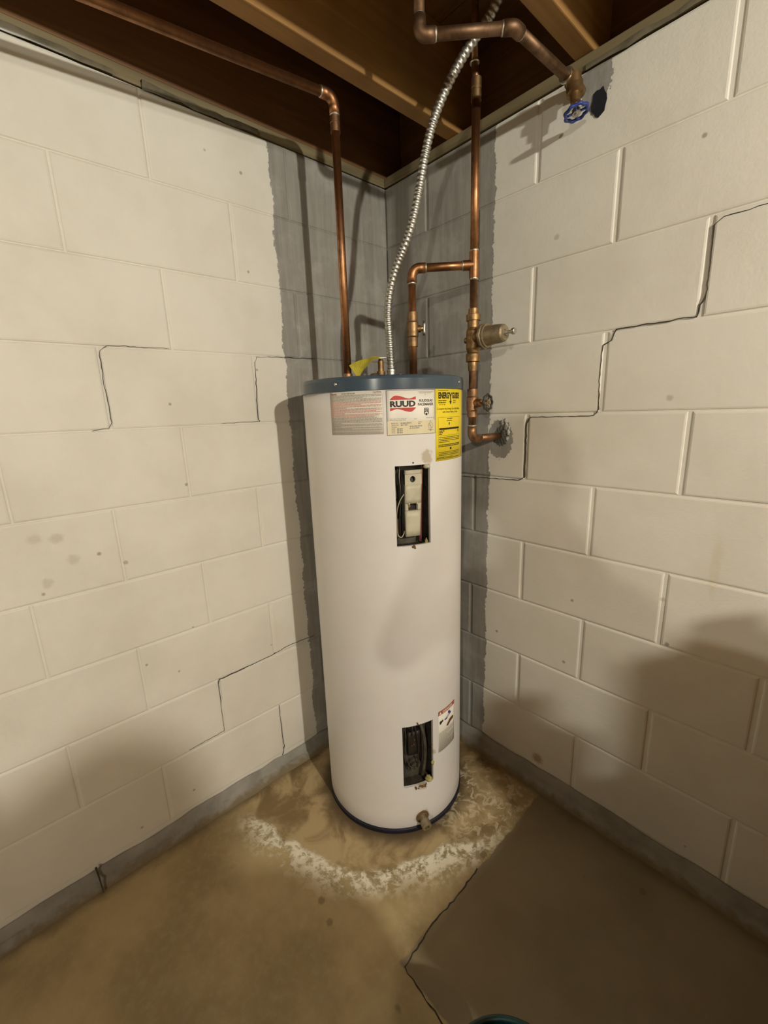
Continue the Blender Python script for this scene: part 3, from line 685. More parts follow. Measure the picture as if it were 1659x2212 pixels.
# rating plate with the maker's mark
L2_ = Lab('rating_label', -40.0, -7.2, 1.2425, 1.3515, 'paper', 'white rating label with red wave mark and bold black lettering')
w2, h2 = L2_.w, L2_.h
k_ = MB(); bd = .0009
L2_.rect(k_, 0, w2, 0, bd, .0002); L2_.rect(k_, 0, w2, h2 - bd, h2, .0002); L2_.rect(k_, 0, bd, 0, h2, .0002); L2_.rect(k_, w2 - bd, w2, 0, h2, .0002)
L2_.text(k_, 'RUUD', .0090, .0745, .0682, .0832, bold=.05)
L2_.text(k_, 'RUUDGLAS', .0850, .1248, .0795, .0858, bold=.03); L2_.text(k_, 'PACEMAKER', .0812, .1272, .0703, .0768, bold=.03)
# emblem: striped shield over a spiral
for i in range(4): L2_.rect(k_, .0990, .1120, .0630 - i * .0021, .0643 - i * .0021, .0003)
def ringp(lab, mb, cu_, cv_, ro, ri, a0, a1, lift=.0003, n=14):
    G = []
    for i in range(n + 1):
        a = a0 + (a1 - a0) * i / n
        for r_ in (ri, ro): G.append(wrap(lab.t0, lab.z0, cu_ + r_ * math.cos(a), cv_ + r_ * math.sin(a), LR + lift))
    mb.add(G, [(2 * i + 1, 2 * i + 3, 2 * i + 2, 2 * i) for i in range(n)])
ringp(L2_, k_, .1055, .0510, .0068, .0046, -.4, pi + .4); ringp(L2_, k_, .1055, .0490, .0032, .0, 0, 2 * pi)
for s_ in (-1, 1): L2_.rect(k_, .1055 + s_ * .0060 - .0008, .1055 + s_ * .0060 + .0008, .0500, .0630, .0003)
L2_.emit('printed_lettering', k_, 'ink')
rdm = MB()
def wave(v_flat, v_fn, up):
    n = 24; u0, u1 = .0090, .0755; G = []
    for i in range(n + 1):
        t = i / n; G += [wrap(L2_.t0, L2_.z0, u0 + (u1 - u0) * t, v_flat, LR + .0003), wrap(L2_.t0, L2_.z0, u0 + (u1 - u0) * t, v_fn(t), LR + .0003)]
    rdm.add(G, [((2 * i, 2 * i + 2, 2 * i + 3, 2 * i + 1) if up else (2 * i + 1, 2 * i + 3, 2 * i + 2, 2 * i)) for i in range(n)])
def crest(t): return (.0012 + .0085 * math.sin(min(1, t / .22) * pi / 2)) if t < .22 else (.0025 + .0072 * (0.5 + 0.5 * math.cos((t - .22) / .55 * pi)) if t < .77 else .0025 + .0045 * ((t - .77) / .23))
wave(.0856, lambda t: .0856 + crest(t) * 1.08, True); wave(.0664, lambda t: .0664 - crest(1 - t) * 1.08, False)
L2_.emit('wave_mark', rdm, 'red', 'red wave above and below the lettering')
crm = MB(); L2_.rect(crm, bd, w2 - bd, bd, .0340, .00015); L2_.emit('data_panel', crm, 'cream', 'cream data panel')
g = MB()
L2_.lines(g, [(.0392, 1), (.0360, .95)], .007, .050, .0011, 5); L2_.lines(g, [(.0378, 1)], .070, .078, .0010, 6); L2_.lines(g, [(.0392, 1)], .105, .129, .0010, 7)
L2_.lines(g, [(h2 - .0060, 1)], .083, .126, .0011, 8, wmin=.002, wmax=.006); L2_.lines(g, [(h2 - .0088, 1)], .086, .122, .0011, 9, wmin=.002, wmax=.006); L2_.rect(g, .1015, .1035, h2 - .0130, h2 - .0112, .0003)
L2_.emit('printed_text', g, 'greyink')['kind'] = 'stuff'
g = MB()
for i, tx in enumerate(('MODEL NO.', 'SERIAL NO.', 'VOLTAGE', 'UPPER', 'LOWER', 'TOTAL')): L2_.text(g, tx, .011, .011 + .0019 * len(tx), .0275 - i * .0046, .0304 - i * .0046, bold=.02)
L2_.lines(g, [(.0275, 1)], .0350, .0620, .0028, 21, wmin=.002, wmax=.012); L2_.lines(g, [(.0229, 1)], .0350, .0530, .0028, 22, wmin=.001, wmax=.005)
for i in (3, 4, 5): L2_.lines(g, [(.0275 - i * .0046, 1)], .0250, .0395, .0028, 30 + i, wmin=.004, wmax=.006)
L2_.lines(g, [(.0190, 1)], .058, .092, .0028, 41, wmin=.002, wmax=.008); L2_.lines(g, [(.0145, 1)], .058, .085, .0028, 42, wmin=.001, wmax=.004)
L2_.lines(g, [(.0290, 1), (.0250, .8)], .081, .091, .0022, 43, wmin=.001, wmax=.003)
ringp(L2_, g, .1180, .0200, .0080, .0071, 0, 2 * pi, n=28); L2_.text(g, 'U', .1130, .1170, .0185, .0255, bold=.03); L2_.text(g, 'L', .1182, .1218, .0145, .0215, bold=.03)
L2_.lines(g, [(.0305, 1)], .1150, .1210, .0014, 51); L2_.lines(g, [(.0090, 1)], .1095, .1265, .0014, 52); ringp(L2_, g, .1180, .0085, .0023, 0, 0, 2 * pi, n=10)
L2_.emit('printed_data', g, 'greyink')['kind'] = 'stuff'
# yellow energy label
L3 = Lab('energy_label', -6.9, 31.0, 1.1680, 1.3535, 'yellow', 'bright yellow energy label with black lettering')
w3, h3 = L3.w, L3.h
k_ = MB(); y1_ = h3
L3.lines(k_, [(y1_ - .0055, 1)], .010, .050, .0014, 61, wmin=.002, wmax=.008)
L3.text(k_, 'ENERG', .0105, .0530, y1_ - .0250, y1_ - .0085, bold=.045); L3.text(k_, 'GUIDE', .0690, .1150, y1_ - .0250, y1_ - .0085, bold=.045)
# the Y of the heading runs down into an arrow
L3.poly(k_, [(.0530, y1_ - .009), (.0575, y1_ - .009), (.0625, y1_ - .0165), (.0590, y1_ - .0195)], .0003); L3.poly(k_, [(.0625, y1_ - .0165), (.0660, y1_ - .009), (.0700, y1_ - .009), (.0630, y1_ - .0195)], .0003)
L3.rect(k_, .0590, .0630, y1_ - .0330, y1_ - .0165, .0003); L3.poly(k_, [(.0550, y1_ - .0310), (.0610, y1_ - .0405), (.0670, y1_ - .0310)], .00031)
L3.lines(k_, [(y1_ - .0310, 1), (y1_ - .0360, .9)], .010, .042, .0020, 62, wmin=.003, wmax=.010); L3.lines(k_, [(y1_ - .0410, 1)], .014, .036, .0018, 63, wmin=.002, wmax=.006, gap=.005)
L3.lines(k_, [(y1_ - .0310, 1), (y1_ - .0360, .8)], .076, .092, .0022, 64, wmin=.002, wmax=.005, gap=.002)
L3.text(k_, 'Compare the Energy Use of this Water', .006, .118, y1_ - .0545, y1_ - .0478, bold=.008); L3.text(k_, 'with Others Before You Buy', .026, .102, y1_ - .0622, y1_ - .0560, bold=.008)
bx0, bx1, bz0, bz1 = .009, .120, .0655, .1135
for (a_, b_, c_, d_) in ((bx0, bx1, bz0, bz0 + .0006), (bx0, bx1, bz1 - .0006, bz1), (bx0, bx0 + .0006, bz0, bz1), (bx1 - .0006, bx1, bz0, bz1)): L3.rect(k_, a_, b_, c_, d_, .0003)
L3.lines(k_, [(.1085, 1)], .045, .070, .0020, 65, wmin=.003, wmax=.008); L3.lines(k_, [(.1030, 1)], .043, .068, .0020, 66, wmin=.003, wmax=.008)
L3.poly(k_, [(.0520, .0985), (.0550, .0905), (.0580, .0985)], .0003); L3.rect(k_, .0525, .0575, .0975, .0992, .0003)
L3.rect(k_, .013, .116, .0810, .0860, .0003)
for i in range(3): L3.lines(k_, [(.0770 - i * .0042, 1)], .013, (.034, .027, .024)[i], .0022, 67 + i, wmin=.003, wmax=.008)
L3.lines(k_, [(.0770, 1), (.0730, 1)], .103, .113, .0020, 71)
for i, e in enumerate((1, 1, 1, .42)): L3.lines(k_, [(.0605 - i * .0042, e)], .010, .120, .0016, 80 + i, wmin=.002, wmax=.008)
for i, e in enumerate((1, 1)): L3.lines(k_, [(.0405 - i * .0038, e)], .010, .120, .0022, 90 + i, wmin=.003, wmax=.009)
L3.rect(k_, .058, .066, .0275, .0335, .0003)
for i, e in enumerate((1, 1, .9)): L3.lines(k_, [(.0215 - i * .0040, e)], .010, .120, .0014, 95 + i, wmin=.002, wmax=.008)
for i, e in enumerate((.6, .95)): L3.lines(k_, [(.0080 - i * .0030, e)], .004, .120, .0013, 105 + i, wmin=.002, wmax=.008)
L3.emit('printed_lettering', k_, 'ink')['kind'] = 'stuff'
# small danger label low down
L4 = Lab('danger_label', -6.1, 14.5, 0.255, 0.402, 'paper', 'small white warning label with red heading and pictures')
w4, h4 = L4.w, L4.h
mb = MB(); L4.rect(mb, 0, w4, h4 - .0150, h4, .0002); L4.emit('heading_bar', mb, 'brick', 'red heading bar')
mb = MB(); L4.poly(mb, [(.004, h4 - .0130), (.014, h4 - .0130), (.009, h4 - .0025)], .0004); L4.text(mb, 'DANGER', .020, .070, h4 - .0125, h4 - .0035, .0004, .02); L4.emit('printed_heading', mb, 'paper')
mb = MB(); ringp(L4, mb, .010, h4 - .0410, .0050, .0, 0, 2 * pi); ringp(L4, mb, .018, h4 - .0395, .0042, .0012, 0, 2 * pi); L4.poly(mb, [(.005, h4 - .048), (.012, h4 - .048), (.021, h4 - .040), (.012, h4 - .038)], .0003); L4.emit('picture', mb, 'ink')
mb = MB(); L4.poly(mb, [(.026, h4 - .040), (.034, h4 - .038), (.052, h4 - .024), (.060, h4 - .026), (.062, h4 - .034), (.048, h4 - .037), (.040, h4 - .044), (.030, h4 - .044)], .0003); ringp(L4, mb, .050, h4 - .0235, .0050, .0, 0, 2 * pi); L4.emit('picture', mb, 'blueink')
mb = MB(); L4.poly(mb, [(.036, h4 - .068), (.044, h4 - .060), (.054, h4 - .052), (.068, h4 - .050), (.078, h4 - .054), (.076, h4 - .063), (.060, h4 - .064), (.046, h4 - .072)], .0003); L4.emit('picture', mb, 'brownink')
mb = MB(); L4.lines(mb, [(h4 - .080 - i * .0042, 1 if i % 5 != 4 else .5) for i in range(15)], .003, w4 - .004, .0020, 120); L4.emit('printed_text', mb, 'palegreyink')['kind'] = 'stuff'

# relief valve with its yellow tag on top of the heater
ZTP = ZC + .030
tp = obj('relief_valve', MB().lathe([(0, .013), (.008, .013), (.008, .0095), (.020, .0095), (.020, .0125), (.030, .0125), (.030, .0085), (.058, .0085), (.064, .006), (.066, 0)], (.317, -.337, ZTP), n=16).tube([(.317, -.337, ZTP + .018), (.300, -.356, ZTP + .018), (.294, -.362, ZTP + .012), (.293, -.363, ZTP + .001)], .0075, 10), 'brass', wh, 'brass relief valve')
rr_ = Vector((.672, .74, 0)).normalized(); ff_ = Vector((-.74, .672, 0))
def loc3(c, a, b, z): return Vector(c) + rr_ * a + ff_ * b + Vector((0, 0, z))
tc_ = Vector((.317, -.337, ZTP))
mb = MB(); A_ = [loc3(tc_, a, b, z) for (a, b, z) in ((-.006, -.006, .066), (.016, -.006, .066), (.019, -.004, .064), (.019, .005, .064), (.016, .006, .066), (-.006, .006, .066))]
mb.add(A_ + [v + Vector((0, 0, .0022)) for v in A_], [(5, 4, 3, 2, 1, 0), (6, 7, 8, 9, 10, 11)] + [(i, (i + 1) % 6, 6 + (i + 1) % 6, 6 + i) for i in range(6)])
obj('lever', mb, 'steel', tp, 'bright metal test lever')
mb = MB(); G = []; n = 16
for i in range(n + 1):                                  # strip arcs from the lever over to the left and droops on the rim
    t = i / n; a_ = .004 - .086 * t - .004 * math.sin(t * pi); z_ = .064 + .006 * math.sin(min(1, t * 2.2) * pi) - .036 * t ** 1.7
    wd = .009 + .012 * min(1, t * 1.6); tw = .25 + 1.0 * t
    cc = loc3(tc_, a_, -.006 - .012 * t, z_)
    side = ff_ * math.cos(tw) * -1 + Vector((0, 0, -1)) * math.sin(tw)
    sk = rr_ * (.010 * max(0, t - .55) / .45)
    G += [cc - side * wd - sk * 1.0, cc + side * wd + sk * 1.6]
nn = len(G); nrm = (G[2] - G[0]).cross(G[1] - G[0]).normalized() * .0007
G2 = [v + nrm for v in G]
fs = [(2 * i, 2 * i + 1, 2 * i + 3, 2 * i + 2) for i in range(n)]
ed = [i * 2 for i in range(n + 1)] + [i * 2 + 1 for i in range(n, -1, -1)]
mb.add(G + G2, fs + [tuple(nn + i for i in f[::-1]) for f in fs] + [(a__, b__, nn + b__, nn + a__) for a__, b__ in zip(ed, ed[1:] + ed[:1])])
obj('warning_tag', mb, 'tag', tp, 'curled yellow plastic tag')

# ================================================================== PIPES
PR = 0.0111
def ring_solder(parent, c, ax, r=PR + .0016, w_=.0035): 
    return obj('solder_ring', MB().lathe([(-w_, r - .0012), (-w_ * .4, r), (w_ * .4, r), (w_, r - .0012)], c, ax, 14), 'solder', parent)
def elbow(parent, c, a, b, rad=.022, mat='copper'):
    a = Vector(a).normalized(); b = Vector(b).normalized(); P = arc(c, a, b, rad)
    P = [P[0] + a * .016] + P + [P[-1] + b * .016]
    e_ = obj('elbow', MB().tube(P, PR + .0024, 14), mat, parent)
    ring_solder(parent, P[0], a); ring_solder(parent, P[-1], b); return e_
def pipe(parent, a, b, mat='copper', r=PR, name='pipe'): return obj(name, MB().tube([a, b], r, 16), mat, parent)
def coupling(parent, c, ax, L=.022, mat='copper_d', r=PR + .0022):
    return obj('coupling', MB().lathe([(-L, PR), (-L, r), (-L * .15, r), (-L * .1, r - .0008), (L * .1, r - .0008), (L * .15, r), (L, r), (L, PR)], c, ax, 16), mat, parent)
# hot water pipe: rises from the heater and turns to run along the left wall
hx, hy = .251, -.409; zr = 2.096
hw = empty('hot_water_pipe', (hx, hy, ZC + .03), 'copper pipe rising from left of heater top and running along the left wall', 'pipe')
run_d = Vector((.222, -.975, 2.060)) - Vector((hx, hy, zr)); run_d.normalize()
top_ = Vector((hx, hy, zr)); end_ = top_ + run_d * 2.6
pipe(hw, (hx, hy, ZTP - .001), (hx, hy, zr - .02), name='riser'); pipe(hw, top_ + run_d * .02, end_, name='run')
elbow(hw, top_, (0, 0, -1), run_d); coupling(hw, (hx, hy, zr - .062), (0, 0, 1), .018)
obj('nipple', MB().lathe([(0, .0165), (.006, .0165), (.006, .0135), (.026, .0135), (.028, PR)], (hx, hy, ZTP), n=12), 'brass', hw)
# cold supply: out of the wall, up through gate valve and regulator, tee to the heater, on up to the joists
mx, my = .504, -.145; cxp, cyp = .381, -.266; ZE = 1.211; ZTEE = 1.687
cw = empty('cold_water_pipe', (mx, my, ZE), 'copper supply pipe with valves standing off right wall beside the heater', 'pipe')
pipe(cw, (mx, .05, ZE), (mx, my + .02, ZE), 'copper_d', name='wall_stub'); elbow(cw, (mx, my, ZE), (0, 1, 0), (0, 0, 1), mat='copper_d')
pipe(cw, (mx, my, ZE + .02), (mx, my, ZTEE), 'copper_d', name='riser'); pipe(cw, (mx, my, ZTEE), (mx, my, 2.100), name='riser')
bd_ = Vector((cxp - mx, cyp - my, 0)).normalized()
obj('tee', MB().lathe([(-.034, PR), (-.034, PR + .0026), (.034, PR + .0026), (.034, PR)], (mx, my, ZTEE), n=16).lathe([(0, PR + .0024), (.030, PR + .0024), (.030, PR)], (mx, my, ZTEE), bd_, 16), 'copper', cw)
for z in (ZTEE - .035, ZTEE + .035): ring_solder(cw, (mx, my, z), (0, 0, 1))
ring_solder(cw, Vector((mx, my, ZTEE)) + bd_ * .031, bd_)
pipe(cw, (mx, my, ZTEE), Vector((cxp, cyp, ZTEE)) - bd_ * .02, name='branch'); elbow(cw, (cxp, cyp, ZTEE), -bd_, (0, 0, -1))
pipe(cw, (cxp, cyp, ZTEE - .02), (cxp, cyp, ZTP - .001), name='drop')
obj('nipple', MB().lathe([(0, .0165), (.005, .0165), (.005, .0135), (.010, .0135), (.012, PR)], (cxp, cyp, ZTP), n=12), 'brass', cw)
# shut-off on the drop
zv = 1.527
sv = obj('shutoff_valve', MB().lathe([(-.046, PR), (-.046, .0142), (-.022, .0142), (-.018, .0165), (.018, .0165), (.022, .0142), (.046, .0142), (.046, PR)], (cxp, cyp, zv), n=16).lathe([(0, .010), (.022, .010), (.024, .007), (.030, .006), (.030, 0)], (cxp, cyp, zv), (.672, .74, .10), 12), 'brass', cw, 'small brass shut-off valve')
hc_ = Vector((cxp, cyp, zv)) + rr_ * .033 + Vector((0, 0, .003))
mb = MB(); mb.tube([hc_ + Vector((0, 0, -.019)) + ff_ * .002, hc_ + Vector((0, 0, -.010)), hc_, hc_ + Vector((0, 0, .010)), hc_ + Vector((0, 0, .019)) + ff_ * .002], [.0035, .005, .0042, .005, .0035], 8)
obj('handle', mb, 'steel', sv, 'small metal tee handle')
# pressure regulator
zp = 1.497
pv = obj('pressure_regulator', MB().lathe([(-.090, .0130), (-.075, .0145), (-.066, .0145), (-.064, .0205), (-.044, .0205), (-.040, .0165), (-.028, .020), (.018, .020), (.028, .0165), (.046, .0165), (.046, .0205), (.062, .0205), (.064, .0150), (.078, .0140)], (mx, my, zp), n=18).lathe([(0, .017), (.020, .020), (.030, .024), (.034, .0335)], (mx, my, zp), (1, 0, 0), 20), 'brass', cw, 'bell-shaped brass pressure regulator')
obj('flange', MB().lathe([(.034, .0335), (.0365, .0355), (.042, .0355), (.0445, .0335), (.0445, .028)], (mx, my, zp), (1, 0, 0), 8).lathe([(.045, .0315), (.050, .0315), (.050, .026)], (mx, my, zp), (1, 0, 0), 24), 'bronze', pv)
obj('bell', MB().lathe([(.046, .0270), (.090, .0245), (.101, .0225), (.105, .0190), (.105, 0)], (mx, my, zp), (1, 0, 0), 24), 'bronze', pv)
obj('adjusting_screw', MB().lathe([(.104, .0085), (.110, .0085), (.110, .0045), (.126, .0045), (.126, .0085), (.134, .0085), (.135, .007), (.135, 0)], (mx, my, zp), (1, 0, 0), 6), 'steel', pv)
obj('plug', MB().lathe([(0, .011), (.022, .011), (.022, .008), (.028, .008), (.028, 0)], (mx, my, zp - .004), (-1, 0, 0), 6), 'brass', pv)
# gate valve with handwheel
zg = 1.316
gv = obj('gate_valve', MB().lathe([(-.040, PR), (-.040, .0155), (-.024, .0155), (-.020, .0175), (.016, .0175), (.020, .0155), (.040, .0155), (.040, PR)], (mx, my, zg), n=16).lathe([(0, .013), (.024, .013), (.024, .0105), (.034, .0105), (.036, .0045), (.058, .0045)], (mx, my, zg), (1, 0, 0), 14), 'copper_d', cw, 'gate valve on the supply pipe')
wheel_c = Vector((mx + .054, my, zg))
def handwheel(parent, c, ax, R, mat, label):
    ax = Vector(ax).normalized(); u = ax.orthogonal().normalized(); w_ = ax.cross(u); c = Vector(c); mb = MB()
    n = 40; k = 8; vs = []
    for i in range(n):
        a = 2 * pi * i / n; d = u * math.cos(a) + w_ * math.sin(a); RR = R + R * .07 * math.cos(8 * a)
        for j in range(k): b = 2 * pi * j / k; vs.append(c + d * (RR + R * .16 * math.cos(b)) + ax * R * .16 * math.sin(b))
    mb.add(vs, [(i * k + j, ((i + 1) % n) * k + j, ((i + 1) % n) * k + (j + 1) % k, i * k + (j + 1) % k) for i in range(n) for j in range(k)], True)
    for s_ in range(4): d = u * math.cos(s_ * pi / 2 + .4) + w_ * math.sin(s_ * pi / 2 + .4); mb.tube([c, c + d * R], R * .11, 7)
    o_ = obj('handwheel', mb, mat, parent, label)
    return o_
handwheel(gv, wheel_c, (1, 0, 0), .021, 'blackiron', 'dark iron handwheel')
obj('wheel_nut', MB().lathe([(-.006, .009), (.004, .009), (.004, .0045), (.008, .0045), (.008, 0)], wheel_c, (1, 0, 0), 8), 'bronze', gv)
# top coupling of the supply, and the stub into the joist bay
coupling(cw, (mx, my, 2.092), (0, 0, 1), .024, 'brass'); pipe(cw, (mx, my, 2.100), (mx - .003, my - .004, 2.150), 'copper_d', .009, name='stub'); 
pipe(cw, (mx - .003, my - .004, 2.150), (mx - .003, my - .004, ZJ - .002), 'copper_d', .0085, name='stub'); ring_solder(cw, (mx - .003, my - .004, 2.150), (0, 0, 1))
# broken mortar round the stub; dark ring paints the shade of the cavity
r = random.Random(3)
def ragged(cx_, cz_, rx_, rz_, thick, n, seed, mat, name):
    q = random.Random(seed); o_, i_, b_ = [], [], []
    for k in range(n):
        a_ = 2 * pi * k / n; f_ = q.uniform(.86, 1.10)
        o_.append((cx_ + rx_ * f_ * math.cos(a_), -.0002, cz_ + rz_ * f_ * math.sin(a_)))
        i_.append((cx_ + rx_ * .62 * f_ * math.cos(a_), -thick * q.uniform(.5, 1.2), cz_ + rz_ * .62 * f_ * math.sin(a_)))
        b_.append((mx + .0112 * math.cos(a_), -thick * q.uniform(.2, .7), ZE + .0112 * math.sin(a_)))
    fs_ = []
    for k in range(n): l = (k + 1) % n; fs_ += [(k, l, n + l, n + k), (n + k, n + l, 2 * n + l, 2 * n + k)]
    return obj(name, MB().add(o_ + i_ + b_, fs_), mat, wall_right)
ragged(mx + .006, ZE - .002, .030, .034, .0028, 40, 5, 'mortar_shade', 'cavity_ring')
for (dx, dz, sz) in ((.026, .030, .010), (.034, .012, .008), (.030, -.008, .007), (.012, .042, .008), (.022, .048, .006), (.036, .026, .005)):
    obj('mortar_crumb', MB().ball((mx + dx, -.001, ZE + dz), sz * .8, sz * .5, sz * 1.2, 8, 6, .3), 'mortar', wall_right)
# outdoor line: pipe under the joists, bends to the right wall, stop valve with blue wheel
ZO = 2.060
ol = empty('outdoor_tap_pipe', (.698, -.06, ZO - .09), 'copper pipe under the joists ending in a blue-handled valve at the right wall', 'pipe')
A0 = Vector((.556, -.412, ZO)); B0 = Vector((.694, -.276, ZO)); E0 = Vector((.7, -.05, ZO)); ab = (B0 - A0).normalized(); be = (E0 - B0).normalized()
F0 = A0 + Vector((0, 0, ZJ - ZO - .003)); fa = (F0 - A0).normalized()
pipe(ol, F0, A0 + fa * .012, 'copper_k', name='run'); elbow(ol, A0, fa, ab, .016, 'copper_k'); pipe(ol, A0 + ab * .012, B0 - ab * .012, 'copper_k', name='run'); elbow(ol, B0, -ab, be, .016, 'copper_k'); pipe(ol, B0 + be * .012, E0, 'copper_k', name='run')
ring_solder(ol, E0 + Vector((0, -.012, 0)), (0, 1, 0), .0165, .004)
vb = MB().lathe([(-.014, .0145), (.004, .0145), (.008, .018), (.030, .018), (.034, .0135), (.075, .0125)], E0 + Vector((.004, 0, -.002)), (0.10, 1, -.25), 14)
vb.lathe([(0, .018), (.020, .016), (.022, .0195), (.038, .0195), (.040, .012), (.060, .0115), (.062, .006), (.084, .005)], E0 + Vector((.012, .004, -.004)), (.20, -.12, -1), 10)
va = obj('stop_valve', vb, 'brass', ol, 'brass stop valve')
wc = E0 + Vector((.012, .004, -.004)) + Vector((.20, -.12, -1)).normalized() * .082
handwheel(va, wc, (.20, -.05, -1), .0245, 'blue', 'blue painted handwheel')
obj('wheel_nut', MB().lathe([(-.006, .010), (.004, .010), (.004, .005), (.007, .005), (.007, 0)], wc, (.20, -.12, -1), 8), 'steel', va)
# ragged dark disc painting the shade of the wall hole behind it
mb = MB(); pts = []; r = random.Random(9)
for i in range(16): a_ = 2 * pi * i / 16; q_ = r.uniform(.85, 1.1); pts.append((.756 + .019 * q_ * math.cos(a_), -.0022, 2.003 + .030 * q_ * math.sin(a_)))
mb.add(pts + [(p[0], .003, p[2]) for p in pts], [list(range(16))] + [(i, (i + 1) % 16, 16 + (i + 1) % 16, 16 + i) for i in range(16)])
obj('pipe_hole', mb, 'hole', wall_right, 'ragged disc painted dark as the shade in a pipe hole')

# flexible metal conduit
cpts = [(.3375, -.3135, ZTP), (.3375, -.3135, 1.408), (.335, -.315, 1.495), (.332, -.316, 1.570), (.340, -.313, 1.630), (.359, -.306, 1.686), (.394, -.294, 1.753), (.412, -.288, 1.799), (.428, -.282, 1.859), (.443, -.276, 1.927), (.462, -.270, 1.987), (.483, -.263, 2.029), (.507, -.254, 2.067), (.537, -.243, 2.104), (.565, -.233, 2.130), (.598, -.222, 2.160), (.625, -.215, 2.205), (.637, -.21, 2.27), (.640, -.208, 2.35)]
P = [Vector(a) for a in cpts]; fine = []
for i in range(len(P) - 1):
    p0, p1, p2, p3 = P[max(i - 1, 0)], P[i], P[i + 1], P[min(i + 2, len(P) - 1)]
    k = max(2, int((p2 - p1).length / .001))
    for j in range(k):
        t = j / k; fine.append(0.5 * ((2 * p1) + (p2 - p0) * t + (2 * p0 - 5 * p1 + 4 * p2 - p3) * t * t + (3 * p1 - p0 - 3 * p2 + p3) * t ** 3))
fine.append(P[-1]); path = [fine[0]]; acc = 0; rad = [.0098]; pit = .0084; i_ = 0; prof_ = (.0092, .0112, .0118, .0112)
for a_, b_ in zip(fine[:-1], fine[1:]):
    acc += (b_ - a_).length
    if acc >= pit / 4: path.append(b_); rad.append(prof_[i_ % 4]); i_ += 1; acc = 0
cd = empty('flexible_conduit', (.3375, -.3135, ZTP), 'ribbed silver metal conduit curving from heater top up to the joists', 'conduit')
obj('hose', MB().tube(path, rad, 12), 'steel', cd)
cn = obj('connector', MB().lathe([(0, .016), (.003, .016), (.003, .0125), (.026, .0125), (.027, .0135), (.034, .0135)], (.3375, -.3135, ZTP), n=14), 'steel', cd)
obj('clamp_screw', MB().lathe([(0, .004), (.014, .004), (.014, .007), (.019, .007), (.019, 0)], Vector((.3375, -.3135, ZTP + .018)) + rr_ * .010, rr_, 8), 'steel', cn)

# ================================================================== bucket at the lower edge of the view
bk = empty('bucket', (1.098, -.815, 0), 'dark teal plastic bucket on floor at the bottom edge of the view', 'bucket')
obj('body', MB().lathe([(0.0, .092), (.004, .094), (.232, .114), (.232, .110), (.006, .090), (.006, 0)], (1.098, -.815, 0), n=40), 'teal', bk)
obj('rim', MB().torus((1.098, -.815, .236), (0, 0, 1), .116, .0055, 48, 8), 'teal', bk)
mb = MB(); mb.tube([(1.098 + .119 * math.cos(a), -.815 + .119 * math.sin(a) * .35 - .05 * math.sin(a), .225 - .10 * math.sin(a)) for a in [pi * i / 16 for i in range(17)]], .0025, 7); obj('handle', mb, 'steel', bk)


# open joint along the edge of the grey coat
def floor_crack(pts, wdt, seed):
    r = random.Random(seed); P = []
    for a, b in zip(pts[:-1], pts[1:]):
        n = max(2, int(math.hypot(a[0] - b[0], a[1] - b[1]) / .012))
        for i in range(n): t = i / n; P.append((a[0] + (b[0] - a[0]) * t + r.uniform(-.002, .002), a[1] + (b[1] - a[1]) * t + r.uniform(-.002, .002)))
    P.append(pts[-1]); vs = []
    for i, (x, y) in enumerate(P):
        a = P[max(i - 1, 0)]; b = P[min(i + 1, len(P) - 1)]; tx, ty = b[0] - a[0], b[1] - a[1]; l = math.hypot(tx, ty) or 1
        ww = wdt * r.uniform(.4, 1.4); nx, ny = -ty / l * ww, tx / l * ww
        vs += [(x + nx, y + ny, .0009), (x - nx, y - ny, .0009), (x + nx, y + ny, -.003), (x - nx, y - ny, -.003)]
    fs = []
    for i in range(len(P) - 1): o = i * 4; fs += [(o, o + 4, o + 5, o + 1), (o, o + 2, o + 6, o + 4), (o + 1, o + 5, o + 7, o + 3)]
    obj('crack', MB().add(vs, fs), 'crack', floor)
floor_crack([(.731, -.40), (.736, -.50), (.733, -.595), (.739, -.654), (.746, -.714)], .0016, 1)
floor_crack([(.746, -.714), (.790, -.716), (.822, -.719), (.872, -.722), (.95, -.724)], .0013, 2)

# ================================================================== workbench beyond the right edge of the view (unseen, added to cast the shadow on floor and wall)
wbx0, wbx1, wby0, wby1, wbz = 1.74, 2.36, -.815, -.06, .92
wbn = empty('shadow_bench', ((wbx0 + wbx1) / 2, (wby0 + wby1) / 2, 0), 'plain wooden workbench beyond the frame, added to cast a shadow on floor and wall', 'shadow_bench')
for i in range(4):
    a_ = wby0 + (wby1 - wby0) / 4 * i; obj('board', MB().bbox((wbx0, a_ + .001, wbz - .035), (wbx1, a_ + (wby1 - wby0) / 4 - .001, wbz), .003), 'wood', wbn)
for sx in (wbx0 + .03, wbx1 - .10):
    for sy in (wby0 + .03, wby1 - .10): obj('leg', MB().bbox((sx, sy, 0), (sx + .07, sy + .07, wbz - .035), .004), 'wood', wbn)
    obj('apron', MB().bbox((sx + .01, wby0 + .10, wbz - .125), (sx + .045, wby1 - .10, wbz - .035), .003), 'wood', wbn)
for i in range(7):                                     # end boarded with planks, shorter ones by the wall let a light patch through
    a_ = wby0 + .02 + i * .0986; obj('plank', MB().bbox((wbx0 + .012, a_, .03), (wbx0 + .030, a_ + .0966, (wbz - .035 if i < 5 else .60)), .002), 'wood', wbn)
obj('shelf', MB().bbox((wbx0 + .02, wby0 + .02, .20), (wbx1 - .02, wby1 - .02, .225), .003), 'wood', wbn)
